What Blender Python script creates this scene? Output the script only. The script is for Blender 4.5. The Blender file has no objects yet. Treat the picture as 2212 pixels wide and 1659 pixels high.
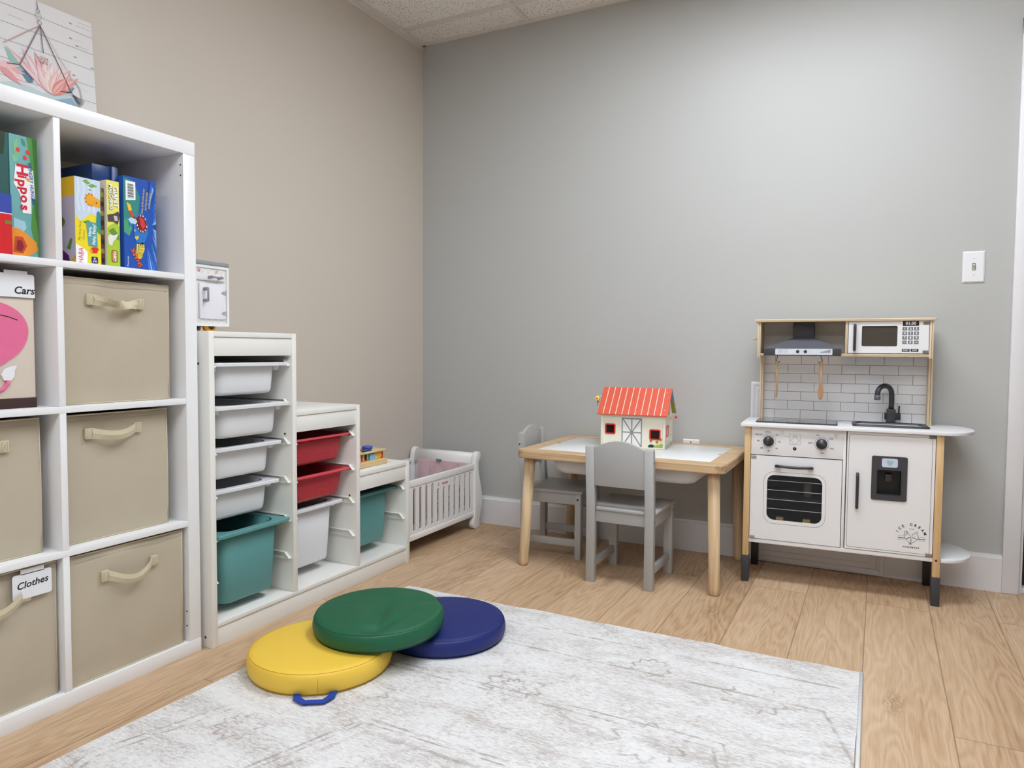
import bpy, bmesh, math, random
from mathutils import Vector, Matrix
random.seed(7)
S = bpy.context.scene
C = S.collection
PI = math.pi

# ---------------------------------------------------------------- camera
cam_d = bpy.data.cameras.new('camera')
cam = bpy.data.objects.new('camera', cam_d)
C.objects.link(cam)
cam_d.sensor_width = 36.0
cam_d.lens = 1536.26 / 2212 * 36.0
cam_d.clip_start = 0.05
r_ = Vector((0.88865285, 0.45852683, 0.0070184))
u_ = Vector((-0.02807874, 0.03912967, 0.99883955))
f_ = Vector((-0.4577201, 0.88781868, -0.04764755))
mw = Matrix.Identity(4)
for i in range(3):
    mw[i][0], mw[i][1], mw[i][2] = r_[i], u_[i], -f_[i]
mw[0][3], mw[1][3], mw[2][3] = 2.15774, -3.14824, 0.88375
cam.matrix_world = mw
S.camera = cam

# ---------------------------------------------------------------- world, exposure
W = bpy.data.worlds.new('room_world')
S.world = W
W.use_nodes = True
W.node_tree.nodes['Background'].inputs[0].default_value = (0.8, 0.85, 0.9, 1)
W.node_tree.nodes['Background'].inputs[1].default_value = 0.15
S.view_settings.view_transform = 'Standard'
S.view_settings.look = 'None'
S.view_settings.gamma = 1.0
S.view_settings.use_curve_mapping = False
S.view_settings.exposure = 0.0
PANEL_POWER = 16.6          # emission of the ceiling light panels
CEIL = 2.459

# ---------------------------------------------------------------- materials
def lin(c):
    out = []
    for v in c[:3]:
        v = v / 255.0
        out.append(v / 12.92 if v <= 0.04045 else ((v + 0.055) / 1.055) ** 2.4)
    return (out[0], out[1], out[2], 1.0)

class NT:
    """tiny helper around a material's node tree"""
    def __init__(s, name):
        s.m = bpy.data.materials.new(name)
        s.m.use_nodes = True
        s.t = s.m.node_tree
        s.b = s.t.nodes['Principled BSDF']
    def n(s, kind, **kw):
        nd = s.t.nodes.new(kind)
        for k, v in kw.items():
            if k.startswith('i_'):
                nd.inputs[int(k[2:])].default_value = v
            else:
                setattr(nd, k, v)
        return nd
    def l(s, a, b):
        s.t.links.new(a, b)
    def math(s, op, a, b=None, c=None, clamp=False):
        nd = s.t.nodes.new('ShaderNodeMath'); nd.operation = op; nd.use_clamp = clamp
        for i, v in enumerate((a, b, c)):
            if v is None: continue
            if isinstance(v, (int, float)): nd.inputs[i].default_value = v
            else: s.l(v, nd.inputs[i])
        return nd.outputs[0]
    def coords(s, scale=(1, 1, 1), loc=(0, 0, 0), rot=(0, 0, 0)):
        tc = s.n('ShaderNodeTexCoord'); mp = s.n('ShaderNodeMapping')
        mp.inputs['Scale'].default_value = scale
        mp.inputs['Location'].default_value = loc
        mp.inputs['Rotation'].default_value = rot
        s.l(tc.outputs['Object'], mp.inputs[0])
        return mp.outputs[0]
    def noise(s, vec, scale=5, detail=4, rough=.5, dist=0):
        nd = s.n('ShaderNodeTexNoise')
        nd.inputs['Scale'].default_value = scale; nd.inputs['Detail'].default_value = detail
        nd.inputs['Roughness'].default_value = rough; nd.inputs['Distortion'].default_value = dist
        s.l(vec, nd.inputs['Vector'])
        return nd.outputs['Fac']
    def ramp(s, fac, stops, interp='LINEAR'):
        nd = s.n('ShaderNodeValToRGB'); cr = nd.color_ramp; cr.interpolation = interp
        while len(cr.elements) < len(stops): cr.elements.new(0.5)
        for e, (p, c) in zip(cr.elements, stops):
            e.position = p; e.color = c if len(c) == 4 and max(c) <= 1 else lin(c)
        s.l(fac, nd.inputs[0])
        return nd.outputs['Color']
    def mix(s, fac, a, b, mode='MIX'):
        nd = s.n('ShaderNodeMix', data_type='RGBA', blend_type=mode)
        for sock, v in ((nd.inputs[0], fac), (nd.inputs[6], a), (nd.inputs[7], b)):
            if isinstance(v, (int, float)): sock.default_value = v
            elif isinstance(v, tuple): sock.default_value = v if max(v) <= 1 and len(v) == 4 else lin(v)
            else: s.l(v, sock)
        return nd.outputs[2]
    def bump(s, h, strength=.3, dist=.002):
        nd = s.n('ShaderNodeBump'); nd.inputs['Strength'].default_value = strength
        nd.inputs['Distance'].default_value = dist
        s.l(h, nd.inputs['Height']); s.l(nd.outputs[0], s.b.inputs['Normal'])

def M(name, rgb, rough=.5, var=0.0, vscale=8.0, bump=0.0, bscale=200.0, metal=0.0, spec=.5, coat=0.0):
    q = NT(name); c = lin(rgb)
    v = q.coords()
    if var > 0:
        n = q.noise(v, vscale, 3)
        lo = tuple(x * (1 - var) for x in c[:3]) + (1,); hi = tuple(min(1, x * (1 + var)) for x in c[:3]) + (1,)
        q.l(q.mix(n, lo, hi), q.b.inputs['Base Color'])
    else:
        q.b.inputs['Base Color'].default_value = c
    if bump > 0:
        q.bump(q.noise(v, bscale, 2), bump, .001)
    q.b.inputs['Roughness'].default_value = rough
    q.b.inputs['Metallic'].default_value = metal
    q.b.inputs['Specular IOR Level'].default_value = spec
    q.b.inputs['Coat Weight'].default_value = coat
    return q.m

def WOOD(name, light, dark, axis='z', fine=60, rough=.5, ply=False):
    q = NT(name)
    st = {'x': (.06, 1, 1), 'y': (1, .06, 1), 'z': (1, 1, .06)}[axis]
    v = q.coords(scale=st)
    n = q.noise(v, fine, 4, .6, .6)
    n2 = q.noise(v, fine * .3, 2, .5, 1.5)
    w = q.math('SINE', q.math('MULTIPLY', n2, 40))
    f = q.math('ADD', q.math('MULTIPLY', n, .7), q.math('MULTIPLY', w, .1))
    q.l(q.ramp(f, [(.2, dark), (.62, light)]), q.b.inputs['Base Color'])
    q.b.inputs['Roughness'].default_value = rough
    return q.m

def floor_mat():
    q = NT('oak_plank_floor')
    tc = q.n('ShaderNodeTexCoord'); sp = q.n('ShaderNodeSeparateXYZ'); q.l(tc.outputs['Object'], sp.inputs[0])
    X, Y = sp.outputs[0], sp.outputs[1]
    pw = .195
    px = q.math('DIVIDE', q.math('ADD', X, -2.141 + pw * 40), pw)
    idx = q.math('FLOOR', px); fx = q.math('FRACT', px)
    par = q.math('MODULO', idx, 2)               # 0 for [2.141,2.336]
    off = q.math('ADD', q.math('MULTIPLY', par, .886), .37 + 15)
    py = q.math('DIVIDE', q.math('ADD', Y, off), 1.5)
    jdx = q.math('FLOOR', py); fy = q.math('FRACT', py)
    cv = q.n('ShaderNodeCombineXYZ'); q.l(idx, cv.inputs[0]); q.l(jdx, cv.inputs[1])
    wn = q.n('ShaderNodeTexWhiteNoise'); q.l(cv.outputs[0], wn.inputs[0])
    rnd = wn.outputs['Value']
    def vec(sx, sy, k):
        c = q.n('ShaderNodeCombineXYZ')
        q.l(q.math('ADD', q.math('MULTIPLY', X, sx), q.math('MULTIPLY', rnd, k)), c.inputs[0])
        q.l(q.math('ADD', q.math('MULTIPLY', Y, sy), q.math('MULTIPLY', rnd, k * 1.7)), c.inputs[1])
        q.l(q.math('MULTIPLY', rnd, 9), c.inputs[2])
        return c.outputs[0]
    big = q.noise(vec(4.6, .62, 31), 1.5, 3, .5, .2)
    rings = q.math('SINE', q.math('MULTIPLY', big, 125))
    rings = q.math('MULTIPLY', q.math('ADD', rings, 1), .5)
    fine = q.noise(vec(75, 2.4, 17), 3.0, 5, .7)
    tone = q.noise(vec(5, .7, 53), 1.3, 3, .5)
    f = q.math('ADD', q.math('MULTIPLY', fine, .62), q.math('MULTIPLY', rings, .13))
    f = q.math('ADD', f, q.math('MULTIPLY', tone, .45))
    f = q.math('ADD', f, q.math('MULTIPLY', q.math('ADD', rnd, -.5), .16))
    col = q.ramp(f, [(.28, (148, 116, 86)), (.52, (188, 156, 123)), (.8, (212, 184, 154))])
    # knots
    vo = q.n('ShaderNodeTexVoronoi'); vo.inputs['Scale'].default_value = 1.0
    q.l(vec(5.2, 1.7, 23), vo.inputs['Vector'])
    kn = q.math('SUBTRACT', .16, vo.outputs['Distance'])
    kn = q.math('MULTIPLY', kn, 6, clamp=True)
    kn = q.math('MULTIPLY', kn, q.math('GREATER_THAN', q.noise(vec(60, 20, 3), 3, 4, .7), .47))
    col = q.mix(q.math('MULTIPLY', kn, .7), col, (112, 84, 62))
    gx = q.math('GREATER_THAN', q.math('ABSOLUTE', q.math('SUBTRACT', fx, .5)), .4925)
    gy = q.math('GREATER_THAN', q.math('ABSOLUTE', q.math('SUBTRACT', fy, .5)), .4991)
    g = q.math('MAXIMUM', gx, gy)
    col = q.mix(q.math('MULTIPLY', g, .6), col, (104, 78, 56))
    q.l(col, q.b.inputs['Base Color'])
    q.b.inputs['Roughness'].default_value = .52
    q.b.inputs['Specular IOR Level'].default_value = .35
    h = q.math('SUBTRACT', q.math('ADD', q.math('MULTIPLY', fine, .5), q.math('MULTIPLY', rings, .3)), q.math('MULTIPLY', g, 2))
    q.bump(h, .25, .0012)
    return q.m

def rug_mat():
    q = NT('distressed_rug')
    tc = q.n('ShaderNodeTexCoord'); sp = q.n('ShaderNodeSeparateXYZ'); q.l(tc.outputs['Object'], sp.inputs[0])
    X, Y = sp.outputs[0], sp.outputs[1]
    a = q.noise(q.coords((19, 66, 1)), 2.6, 8, .8, .5)
    b = q.noise(q.coords((2.6, 6, 1), (3, 1, 0)), 1.7, 4, .6, .8)
    c = q.noise(q.coords((45, 150, 1)), 2.2, 3, .7)
    f = q.math('ADD', q.math('MULTIPLY', a, .62), q.math('MULTIPLY', b, .30))
    f = q.math('ADD', q.math('ADD', f, q.math('MULTIPLY', c, .16)), .03)
    # faded medallion: nested diamonds and scalloped rings, broken up by the wear
    def ring(cx, cy, k, r0, wid, scal=0.0):
        cx -= 1.38; cy += 2.1      # the rug's own origin
        dx = q.math('ABSOLUTE', q.math('SUBTRACT', X, cx)); dy = q.math('ABSOLUTE', q.math('SUBTRACT', Y, cy))
        if k == 'd':
            d = q.math('MAXIMUM', dy, q.math('ADD', q.math('MULTIPLY', dx, .95), q.math('MULTIPLY', dy, .32)))
        else:
            d = q.math('SQRT', q.math('ADD', q.math('MULTIPLY', dx, dx), q.math('MULTIPLY', dy, dy)))
        if scal:
            an = q.math('ARCTAN2', q.math('SUBTRACT', Y, cy), q.math('SUBTRACT', X, cx))
            d = q.math('ADD', d, q.math('MULTIPLY', q.math('SINE', q.math('MULTIPLY', an, 10)), scal))
        e = q.math('ABSOLUTE', q.math('SUBTRACT', d, r0))
        return q.math('SUBTRACT', 1, q.math('DIVIDE', e, wid), clamp=True)
    tot = None
    for p in ((1.381, -2.235, 'd', .40, .006), (1.381, -2.235, 'd', .383, .004), (1.381, -2.235, 'd', .350, .011), (1.381, -2.235, 'c', .27, .012, .022), (1.381, -2.235, 'c', .12, .012, .02),
              (1.381, -2.235, 'd', .66, .006), (1.381, -2.235, 'd', .685, .005), (1.33, -1.52, 'c', .07, .009, .010), (1.33, -1.52, 'c', .03, .008, .006), (1.02, -1.72, 'c', .05, .008, .008),
              (1.72, -1.62, 'c', .075, .009, .01), (1.95, -1.95, 'c', .06, .008, .008), (1.62, -1.25, 'c', .05, .007, .006), (1.9, -1.3, 'c', .07, .008, .01), (.86, -2.0, 'c', .05, .008, .008),
              (1.381, -2.235, 'd', .95, .007), (1.381, -2.235, 'd', 1.10, .006)):
        r = ring(*p); tot = r if tot is None else q.math('MAXIMUM', tot, r)
    br = q.math('MULTIPLY', tot, q.math('MULTIPLY', q.math('SUBTRACT', q.noise(q.coords((5, 9, 1)), 2.5, 3), .38, clamp=True), 1.6))
    # soft woven border bands
    f2 = q.math('ADD', f, q.math('MULTIPLY', br, .40))
    col = q.ramp(f2, [(.47, (232, 232, 233)), (.56, (221, 220, 220)), (.615, (200, 195, 192)), (.70, (168, 161, 156))])
    q.l(col, q.b.inputs['Base Color'])
    q.b.inputs['Roughness'].default_value = .95
    q.b.inputs['Specular IOR Level'].default_value = .1
    q.b.inputs['Sheen Weight'].default_value = .2
    q.bump(q.noise(q.coords(), 260, 2), .35, .002)
    return q.m

def ceil_mat():
    q = NT('acoustic_ceiling_tile')
    v = q.coords((1, 1, 1))
    vo = q.n('ShaderNodeTexVoronoi'); vo.inputs['Scale'].default_value = 95; q.l(v, vo.inputs['Vector'])
    d1 = q.math('LESS_THAN', vo.outputs['Distance'], .24)
    k = q.noise(v, 60, 2); m1 = q.math('MULTIPLY', d1, q.math('GREATER_THAN', k, .44))
    vo2 = q.n('ShaderNodeTexVoronoi'); vo2.inputs['Scale'].default_value = 210; q.l(v, vo2.inputs['Vector'])
    m2 = q.math('MULTIPLY', q.math('LESS_THAN', vo2.outputs['Distance'], .2), .7)
    m = q.math('MAXIMUM', m1, m2)
    base = q.mix(q.noise(v, 3, 2), (242, 237, 230), (250, 246, 240))
    q.l(q.mix(q.math('MULTIPLY', m, .85), base, (84, 76, 68)), q.b.inputs['Base Color'])
    q.b.inputs['Roughness'].default_value = .95
    q.bump(q.math('SUBTRACT', 1, m), .4, .002)
    return q.m

def wall_mat(name, rgb):
    q = NT(name); v = q.coords()
    n = q.noise(v, 1.2, 2); c = lin(rgb)
    lo = tuple(x * .985 for x in c[:3]) + (1,); hi = tuple(x * 1.015 for x in c[:3]) + (1,)
    q.l(q.mix(n, lo, hi), q.b.inputs['Base Color'])
    q.bump(q.noise(v, 320, 3), .12, .0008)
    q.b.inputs['Roughness'].default_value = .42
    q.b.inputs['Specular IOR Level'].default_value = .35
    return q.m

def tile_mat():
    q = NT('printed_subway_tile')
    tc = q.n('ShaderNodeTexCoord'); sp = q.n('ShaderNodeSeparateXYZ'); q.l(tc.outputs['Object'], sp.inputs[0])
    X, Z = sp.outputs[0], sp.outputs[2]
    row = q.math('DIVIDE', q.math('SUBTRACT', Z, .834 - .0366 * 10), .0366)
    ri = q.math('FLOOR', row); rf = q.math('FRACT', row)
    par = q.math('MODULO', ri, 2)
    colp = q.math('ADD', q.math('DIVIDE', q.math('SUBTRACT', X, .4805 - .0986 * 10), .0986), q.math('MULTIPLY', par, .5))
    cf = q.math('FRACT', colp)
    ex = q.math('MULTIPLY', q.math('SUBTRACT', .5, q.math('ABSOLUTE', q.math('SUBTRACT', cf, .5))), .0986)
    ez = q.math('MULTIPLY', q.math('SUBTRACT', .5, q.math('ABSOLUTE', q.math('SUBTRACT', rf, .5))), .0366)
    e = q.math('MINIMUM', ex, ez)
    g = q.math('LESS_THAN', e, .0007)
    q.l(q.mix(g, (236, 236, 238), (70, 70, 76)), q.b.inputs['Base Color'])
    q.b.inputs['Roughness'].default_value = .35
    return q.m

def mesh_mat(name, rgb):
    """perforated plastic: real see-through pin holes"""
    q = NT(name); c = lin(rgb)
    tc = q.n('ShaderNodeTexCoord'); sp = q.n('ShaderNodeSeparateXYZ'); q.l(tc.outputs['Object'], sp.inputs[0])
    Yc = q.math('ADD', sp.outputs[1], sp.outputs[0])
    k = 2 * PI / .0062
    s1 = q.math('SINE', q.math('MULTIPLY', q.math('ADD', Yc, sp.outputs[2]), k))
    s2 = q.math('SINE', q.math('MULTIPLY', q.math('SUBTRACT', Yc, sp.outputs[2]), k))
    h = q.math('GREATER_THAN', q.math('MULTIPLY', s1, s2), .38)
    q.b.inputs['Base Color'].default_value = c
    q.b.inputs['Roughness'].default_value = .45
    q.l(q.math('SUBTRACT', 1, q.math('MULTIPLY', h, .85)), q.b.inputs['Alpha'])
    return q.m

def barn_side_mat():
    return M('barn_cream_printed', (232, 226, 205), .5, .05, 60)

def glass_mat(name, rgb, alpha, rough=.08):
    q = NT(name)
    q.b.inputs['Base Color'].default_value = lin(rgb)
    q.b.inputs['Roughness'].default_value = rough
    q.b.inputs['Alpha'].default_value = alpha
    return q.m

def emit_mat(name, rgb, power):
    q = NT(name)
    q.b.inputs['Base Color'].default_value = lin(rgb)
    q.b.inputs['Emission Color'].default_value = lin(rgb)
    q.b.inputs['Emission Strength'].default_value = power
    return q.m

FLOOR = floor_mat(); RUG = rug_mat(); CEILM = ceil_mat()
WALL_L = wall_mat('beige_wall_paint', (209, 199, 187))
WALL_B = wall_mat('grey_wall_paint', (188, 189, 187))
TRIM = M('white_trim_paint', (232, 231, 234), .38)
GRID = M('ceiling_grid_metal', (226, 219, 212), .5)
WHITE = M('white_foil_board', (238, 238, 240), .33, .012, 3)
WHITEF = M('warm_white_lacquer', (236, 235, 230), .38)
PLASTW = NT('white_bin_plastic')
PLASTW.b.inputs['Base Color'].default_value = lin((226, 227, 230)); PLASTW.b.inputs['Roughness'].default_value = .38
PLASTW.b.inputs['Subsurface Weight'].default_value = .15; PLASTW.b.inputs['Subsurface Radius'].default_value = (.02, .02, .02)
PLASTW = PLASTW.m
TEAL = M('teal_plastic', (92, 148, 148), .42)
RED = M('coral_red_plastic', (216, 78, 90), .4)
REDMESH = mesh_mat('coral_red_perforated', (196, 60, 72))
RAILM = M('white_rail_plastic', (236, 235, 228), .4)
FABRIC = M('tan_nonwoven_fabric', (188, 177, 157), .9, .05, 14, .5, 420, spec=.15)
FABRIC2 = M('tan_cotton_webbing', (206, 195, 168), .9, .05, 40, .6, 500, spec=.15)
STITCH = M('tan_stitching', (168, 156, 130), .9)
DARK = M('black_screw', (22, 20, 20), .5)
HOLE = M('dark_screw_hole', (60, 58, 56), .6)
GREYW = M('grey_painted_wood', (176, 176, 175), .42, .02, 10)
PINE = WOOD('pine_wood', (224, 196, 158), (192, 158, 118), 'x', 40)
PINEZ = WOOD('pine_leg_wood', (226, 202, 166), (200, 168, 128), 'z', 45)
PINEY = WOOD('pine_end_wood', (212, 182, 144), (172, 138, 102), 'y', 60)
BIRCH = WOOD('birch_plywood', (236, 220, 192), (216, 194, 160), 'x', 50)
BIRCHZ = WOOD('birch_plywood_upright', (236, 220, 192), (216, 194, 160), 'z', 50)
BIRCHE = WOOD('plywood_edge', (186, 158, 122), (160, 130, 96), 'x', 30)
LEGW = WOOD('kitchen_leg_wood', (228, 196, 148), (208, 172, 124), 'z', 40)
SPOON = WOOD('spoon_wood', (196, 160, 122), (170, 132, 94), 'z', 50)
KWHITE = M('kitchen_white_paint', (236, 236, 238), .3)
CHAR = M('charcoal_plastic', (52, 53, 57), .38)
CHARL = M('charcoal_paint', (60, 61, 66), .45)
HOODG = M('slate_hood_paint', (92, 94, 102), .5)
SILVER = M('silver_sticker', (214, 220, 230), .4)
BLACK = M('black_print', (24, 24, 26), .4)
INK = M('grey_ink', (70, 70, 74), .6)
GREYKEY = M('grey_key_print', (112, 116, 124), .5)
HINGE = M('grey_hinge', (158, 156, 152), .4)
HINGED = M('dark_hinge', (116, 116, 113), .4)
DARKIN = M('oven_dark_board', (44, 45, 48), .55)
GLASS = glass_mat('smoky_window_plastic', (96, 88, 80), .5)
OGLASS = glass_mat('oven_window_plastic', (34, 35, 38), .30)
HOBG = M('glossy_hob', (54, 54, 58), .06, coat=.5)
BLUEV = M('navy_vinyl', (15, 34, 108), .5, .03, 6, .15, 300)
GREENV = M('green_vinyl', (14, 92, 60), .5, .03, 6, .15, 300)
YELLV = M('yellow_vinyl', (240, 200, 72), .5, .02, 6, .15, 300)
STRAP = M('blue_webbing', (22, 62, 160), .8, .1, 80)
SEAMY = M('yellow_seam', (196, 156, 40), .6); SEAMG = M('green_seam', (10, 70, 42), .6); SEAMB = M('navy_seam', (10, 22, 76), .6)
ORANGE = M('orange_plastic', (240, 160, 24), .4)
PINK = M('pink_felt', (226, 112, 152), .95, .05, 40, .3, 300)
PALEPINK = M('pale_pink_quilt', (222, 192, 198), .85, .03, 20)
CREAM = M('cream_canvas', (216, 203, 188), .9, .03, 20)
DKBROWN = M('dark_brown_strip', (58, 36, 30), .7)
CARD = M('white_card', (232, 233, 238), .6)
BARNW = M('cream_painted_wood', (238, 234, 216), .45)
BARNS = barn_side_mat()
ROOF = M('coral_roof_paint', (222, 94, 68), .42, .02, 10)
ROOFL = M('white_roof_line', (244, 226, 216), .45)
BARNR = M('barn_red_trim', (206, 44, 48), .4)
BARNG = M('barn_grey_paint', (146, 150, 154), .45)
TBOARD = M('white_table_panel', (238, 240, 241), .2)
SWITCH = M('switch_plate_plastic', (236, 237, 240), .3)
BEIGE = M('switch_toggle', (214, 208, 192), .4)
DOORM = M('dark_brown_door', (52, 26, 22), .3)
MAT = M('speckled_doormat', (120, 114, 108), .95, .5, 300)
CANV = M('canvas_white_boards', (228, 226, 226), .8, .05, 12)
TOYD = M('dim_interior', (60, 56, 52), .8)

def colmat(cache={}):
    def get(rgb, rough=.35):
        k = (rgb, rough)
        if k not in cache:
            cache[k] = M('print_%02x%02x%02x' % rgb, rgb, rough)
        return cache[k]
    return get
P = colmat()

# ---------------------------------------------------------------- builders
ROOT = {}
def FX(d): return lambda u, v, e=0: Vector((d + e, u, v))      # print faces +x (seen from the room)
def FY(d): return lambda u, v, e=0: Vector((u, d - e, v))      # print faces -y
def FZ(d): return lambda u, v, e=0: Vector((u, v, d + e))      # print faces up
def FXR(d): return lambda u, v, e=0: Vector((d + e, u, v))

def rrect(x0, x1, z0, z1, r, n=5):
    pts = []
    for cx, cz, a0 in ((x1 - r, z1 - r, 0), (x0 + r, z1 - r, 90), (x0 + r, z0 + r, 180), (x1 - r, z0 + r, 270)):
        for i in range(n + 1):
            a = math.radians(a0 + 90 * i / n)
            pts.append((cx + r * math.cos(a), cz + r * math.sin(a)))
    return pts
def circ(cx, cz, r, n=20, rz=None):
    rz = rz or r
    return [(cx + r * math.cos(2 * PI * i / n), cz + rz * math.sin(2 * PI * i / n)) for i in range(n)]

class MB:
    def __init__(s):
        s.bm = bmesh.new(); s.mats = []
    def mi(s, m):
        if m not in s.mats: s.mats.append(m)
        return s.mats.index(m)
    def face(s, vs, m, smooth=False):
        try:
            f = s.bm.faces.new(vs)
        except ValueError:
            return None
        f.material_index = s.mi(m); f.smooth = smooth
        return f
    def box(s, x0, x1, y0, y1, z0, z1, m, bev=0.0, mat=None, seg=2):
        t = bmesh.new()
        bmesh.ops.create_cube(t, size=1)
        for v in t.verts:
            v.co = Vector(((x0 + x1) / 2 + v.co.x * (x1 - x0), (y0 + y1) / 2 + v.co.y * (y1 - y0), (z0 + z1) / 2 + v.co.z * (z1 - z0)))
        if bev > 0:
            bmesh.ops.bevel(t, geom=list(t.edges), offset=bev, segments=seg, profile=.5, affect='EDGES')
        s.merge(t, m, bev > 0, mat)
        return s
    def merge(s, t, m, smooth=False, mat=None):
        mp = {}
        for v in t.verts:
            mp[v] = s.bm.verts.new(mat @ v.co if mat else v.co)
        for f in t.faces:
            s.face([mp[v] for v in f.verts], m, smooth)
        t.free()
    def prism(s, pts, F, e0, e1, m, smooth=False, mside=None, bev=0):
        if bev:
            t = bmesh.new()
            a = [t.verts.new(F(u, v, e0)) for u, v in pts]; b = [t.verts.new(F(u, v, e1)) for u, v in pts]
            n = len(a); t.faces.new(a); t.faces.new(b[::-1])
            for i in range(n): t.faces.new((a[i], b[i], b[(i + 1) % n], a[(i + 1) % n]))
            bmesh.ops.recalc_face_normals(t, faces=t.faces)
            ed = [e for e in t.edges if e.calc_face_angle(0) > .9]
            bmesh.ops.bevel(t, geom=ed, offset=bev, segments=2, profile=.5, affect='EDGES')
            s.merge(t, m, True); return s
        a = [s.bm.verts.new(F(u, v, e0)) for u, v in pts]; b = [s.bm.verts.new(F(u, v, e1)) for u, v in pts]
        n = len(a)
        s.face(a, m); s.face(b[::-1], m)
        for i in range(n):
            s.face((a[i], b[i], b[(i + 1) % n], a[(i + 1) % n]), mside or m, smooth)
        return s
    def poly(s, pts, F, e, m):
        s.face([s.bm.verts.new(F(u, v, e)) for u, v in pts], m)
        return s
    def ring(s, outer, inner, F, e0, e1, m, smooth=False):
        n = len(outer)
        L = [[s.bm.verts.new(F(u, v, e)) for u, v in q] for q, e in ((outer, e0), (outer, e1), (inner, e1), (inner, e0))]
        for k in range(4):
            A, B = L[k], L[(k + 1) % 4]
            for i in range(n):
                s.face((A[i], A[(i + 1) % n], B[(i + 1) % n], B[i]), m, smooth and k in (0, 2))
        return s
    def line(s, pts, F, e, w, m, closed=False):
        """flat printed stroke"""
        n = len(pts)
        P2 = [Vector(p) for p in pts]
        L, R = [], []
        for i in range(n):
            a = P2[(i - 1) % n] if (closed or i > 0) else P2[i]
            b = P2[(i + 1) % n] if (closed or i < n - 1) else P2[i]
            d = (b - a)
            d = d.normalized() if d.length > 1e-9 else Vector((1, 0))
            nn = Vector((-d.y, d.x)) * w * .5
            L.append(s.bm.verts.new(F(*(P2[i] + nn), e))); R.append(s.bm.verts.new(F(*(P2[i] - nn), e)))
        for i in range(n if closed else n - 1):
            j = (i + 1) % n
            s.face((L[i], L[j], R[j], R[i]), m)
        return s
    def loft(s, loops, m, cap0=True, cap1=True, smooth=True, mats=None):
        L = [[s.bm.verts.new(Vector(p)) for p in lp] for lp in loops]
        n = len(L[0])
        for k in range(len(L) - 1):
            for i in range(n):
                s.face((L[k][i], L[k][(i + 1) % n], L[k + 1][(i + 1) % n], L[k + 1][i]), mats[k] if mats else m, smooth)
        if cap0: s.face(L[0][::-1], mats[0] if mats else m)
        if cap1: s.face(L[-1], mats[-1] if mats else m)
        return s
    def tube(s, path, r, m, n=12, cap=True, closed=False):
        pts = [Vector(p) for p in path]; rr = r if isinstance(r, (list, tuple)) else [r] * len(pts)
        loops = []; up = Vector((0, 0, 1)); prev = None
        k = len(pts)
        for i, p in enumerate(pts):
            a = pts[i - 1] if i > 0 else (pts[-1] if closed else p)
            b = pts[(i + 1) % k] if (i < k - 1 or closed) else p
            d = (b - a).normalized()
            if prev is None:
                x = d.cross(up)
                if x.length < 1e-4: x = d.cross(Vector((0, 1, 0)))
            else:
                x = prev - d * prev.dot(d)
            x.normalize(); prev = x; y = d.cross(x)
            loops.append([p + (x * math.cos(2 * PI * j / n) + y * math.sin(2 * PI * j / n)) * rr[i] for j in range(n)])
        if closed: loops.append(loops[0])
        return s.loft(loops, m, cap and not closed, cap and not closed)
    def lathe(s, prof, M4, m, n=32, mats=None, cap=True):
        loops = [[M4 @ Vector((r * math.cos(2 * PI * j / n), r * math.sin(2 * PI * j / n), z)) for j in range(n)] for r, z in prof]
        return s.loft(loops, m, cap, cap, True, mats)
    def cyl(s, p0, p1, r, m, n=20, r1=None):
        return s.tube([p0, p1], [r, r if r1 is None else r1], m, n)
    def ball(s, c, r, m, sc=(1, 1, 1), n=16):
        t = bmesh.new(); bmesh.ops.create_uvsphere(t, u_segments=n, v_segments=max(8, n // 2), radius=r)
        for v in t.verts: v.co = Vector((v.co.x * sc[0], v.co.y * sc[1], v.co.z * sc[2])) + Vector(c)
        s.merge(t, m, True); return s
    def text(s, body, h, u, v, F, e, m, rot=0, align='CENTER', bold=0.0, shear=0.0, spacing=1.0, sx=1.0):
        cu = bpy.data.curves.new('t', 'FONT'); cu.body = body; cu.size = h / .7
        cu.align_x = align; cu.align_y = 'CENTER'; cu.resolution_u = 3; cu.offset = bold * h; cu.shear = shear
        cu.space_character = spacing
        ob = bpy.data.objects.new('t', cu); me = ob.to_mesh()
        ca, sa = math.cos(math.radians(rot)), math.sin(math.radians(rot))
        vs = [s.bm.verts.new(F(u + p.co.x * sx * ca - p.co.y * sa, v + p.co.x * sx * sa + p.co.y * ca, e)) for p in me.vertices]
        for pl in me.polygons: s.face([vs[i] for i in pl.vertices], m)
        ob.to_mesh_clear(); bpy.data.objects.remove(ob); bpy.data.curves.remove(cu)
        return s
    def build(s, name, parent=None, local=False, recalc=True, bevel=0):
        if recalc: bmesh.ops.recalc_face_normals(s.bm, faces=s.bm.faces)
        me = bpy.data.meshes.new(name)
        if parent is not None and not local:
            s.bm.transform(ROOT[parent.name].inverted())
        s.bm.to_mesh(me); s.bm.free()
        for m in s.mats: me.materials.append(m)
        o = bpy.data.objects.new(name, me); C.objects.link(o)
        if parent is not None:
            o.parent = parent; ROOT[o.name] = ROOT[parent.name]
        else:
            ROOT[o.name] = Matrix.Identity(4)
        if bevel:
            b = o.modifiers.new('bevel', 'BEVEL'); b.width = bevel; b.segments = 2; b.limit_method = 'ANGLE'; b.angle_limit = 1.0
        return o

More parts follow.
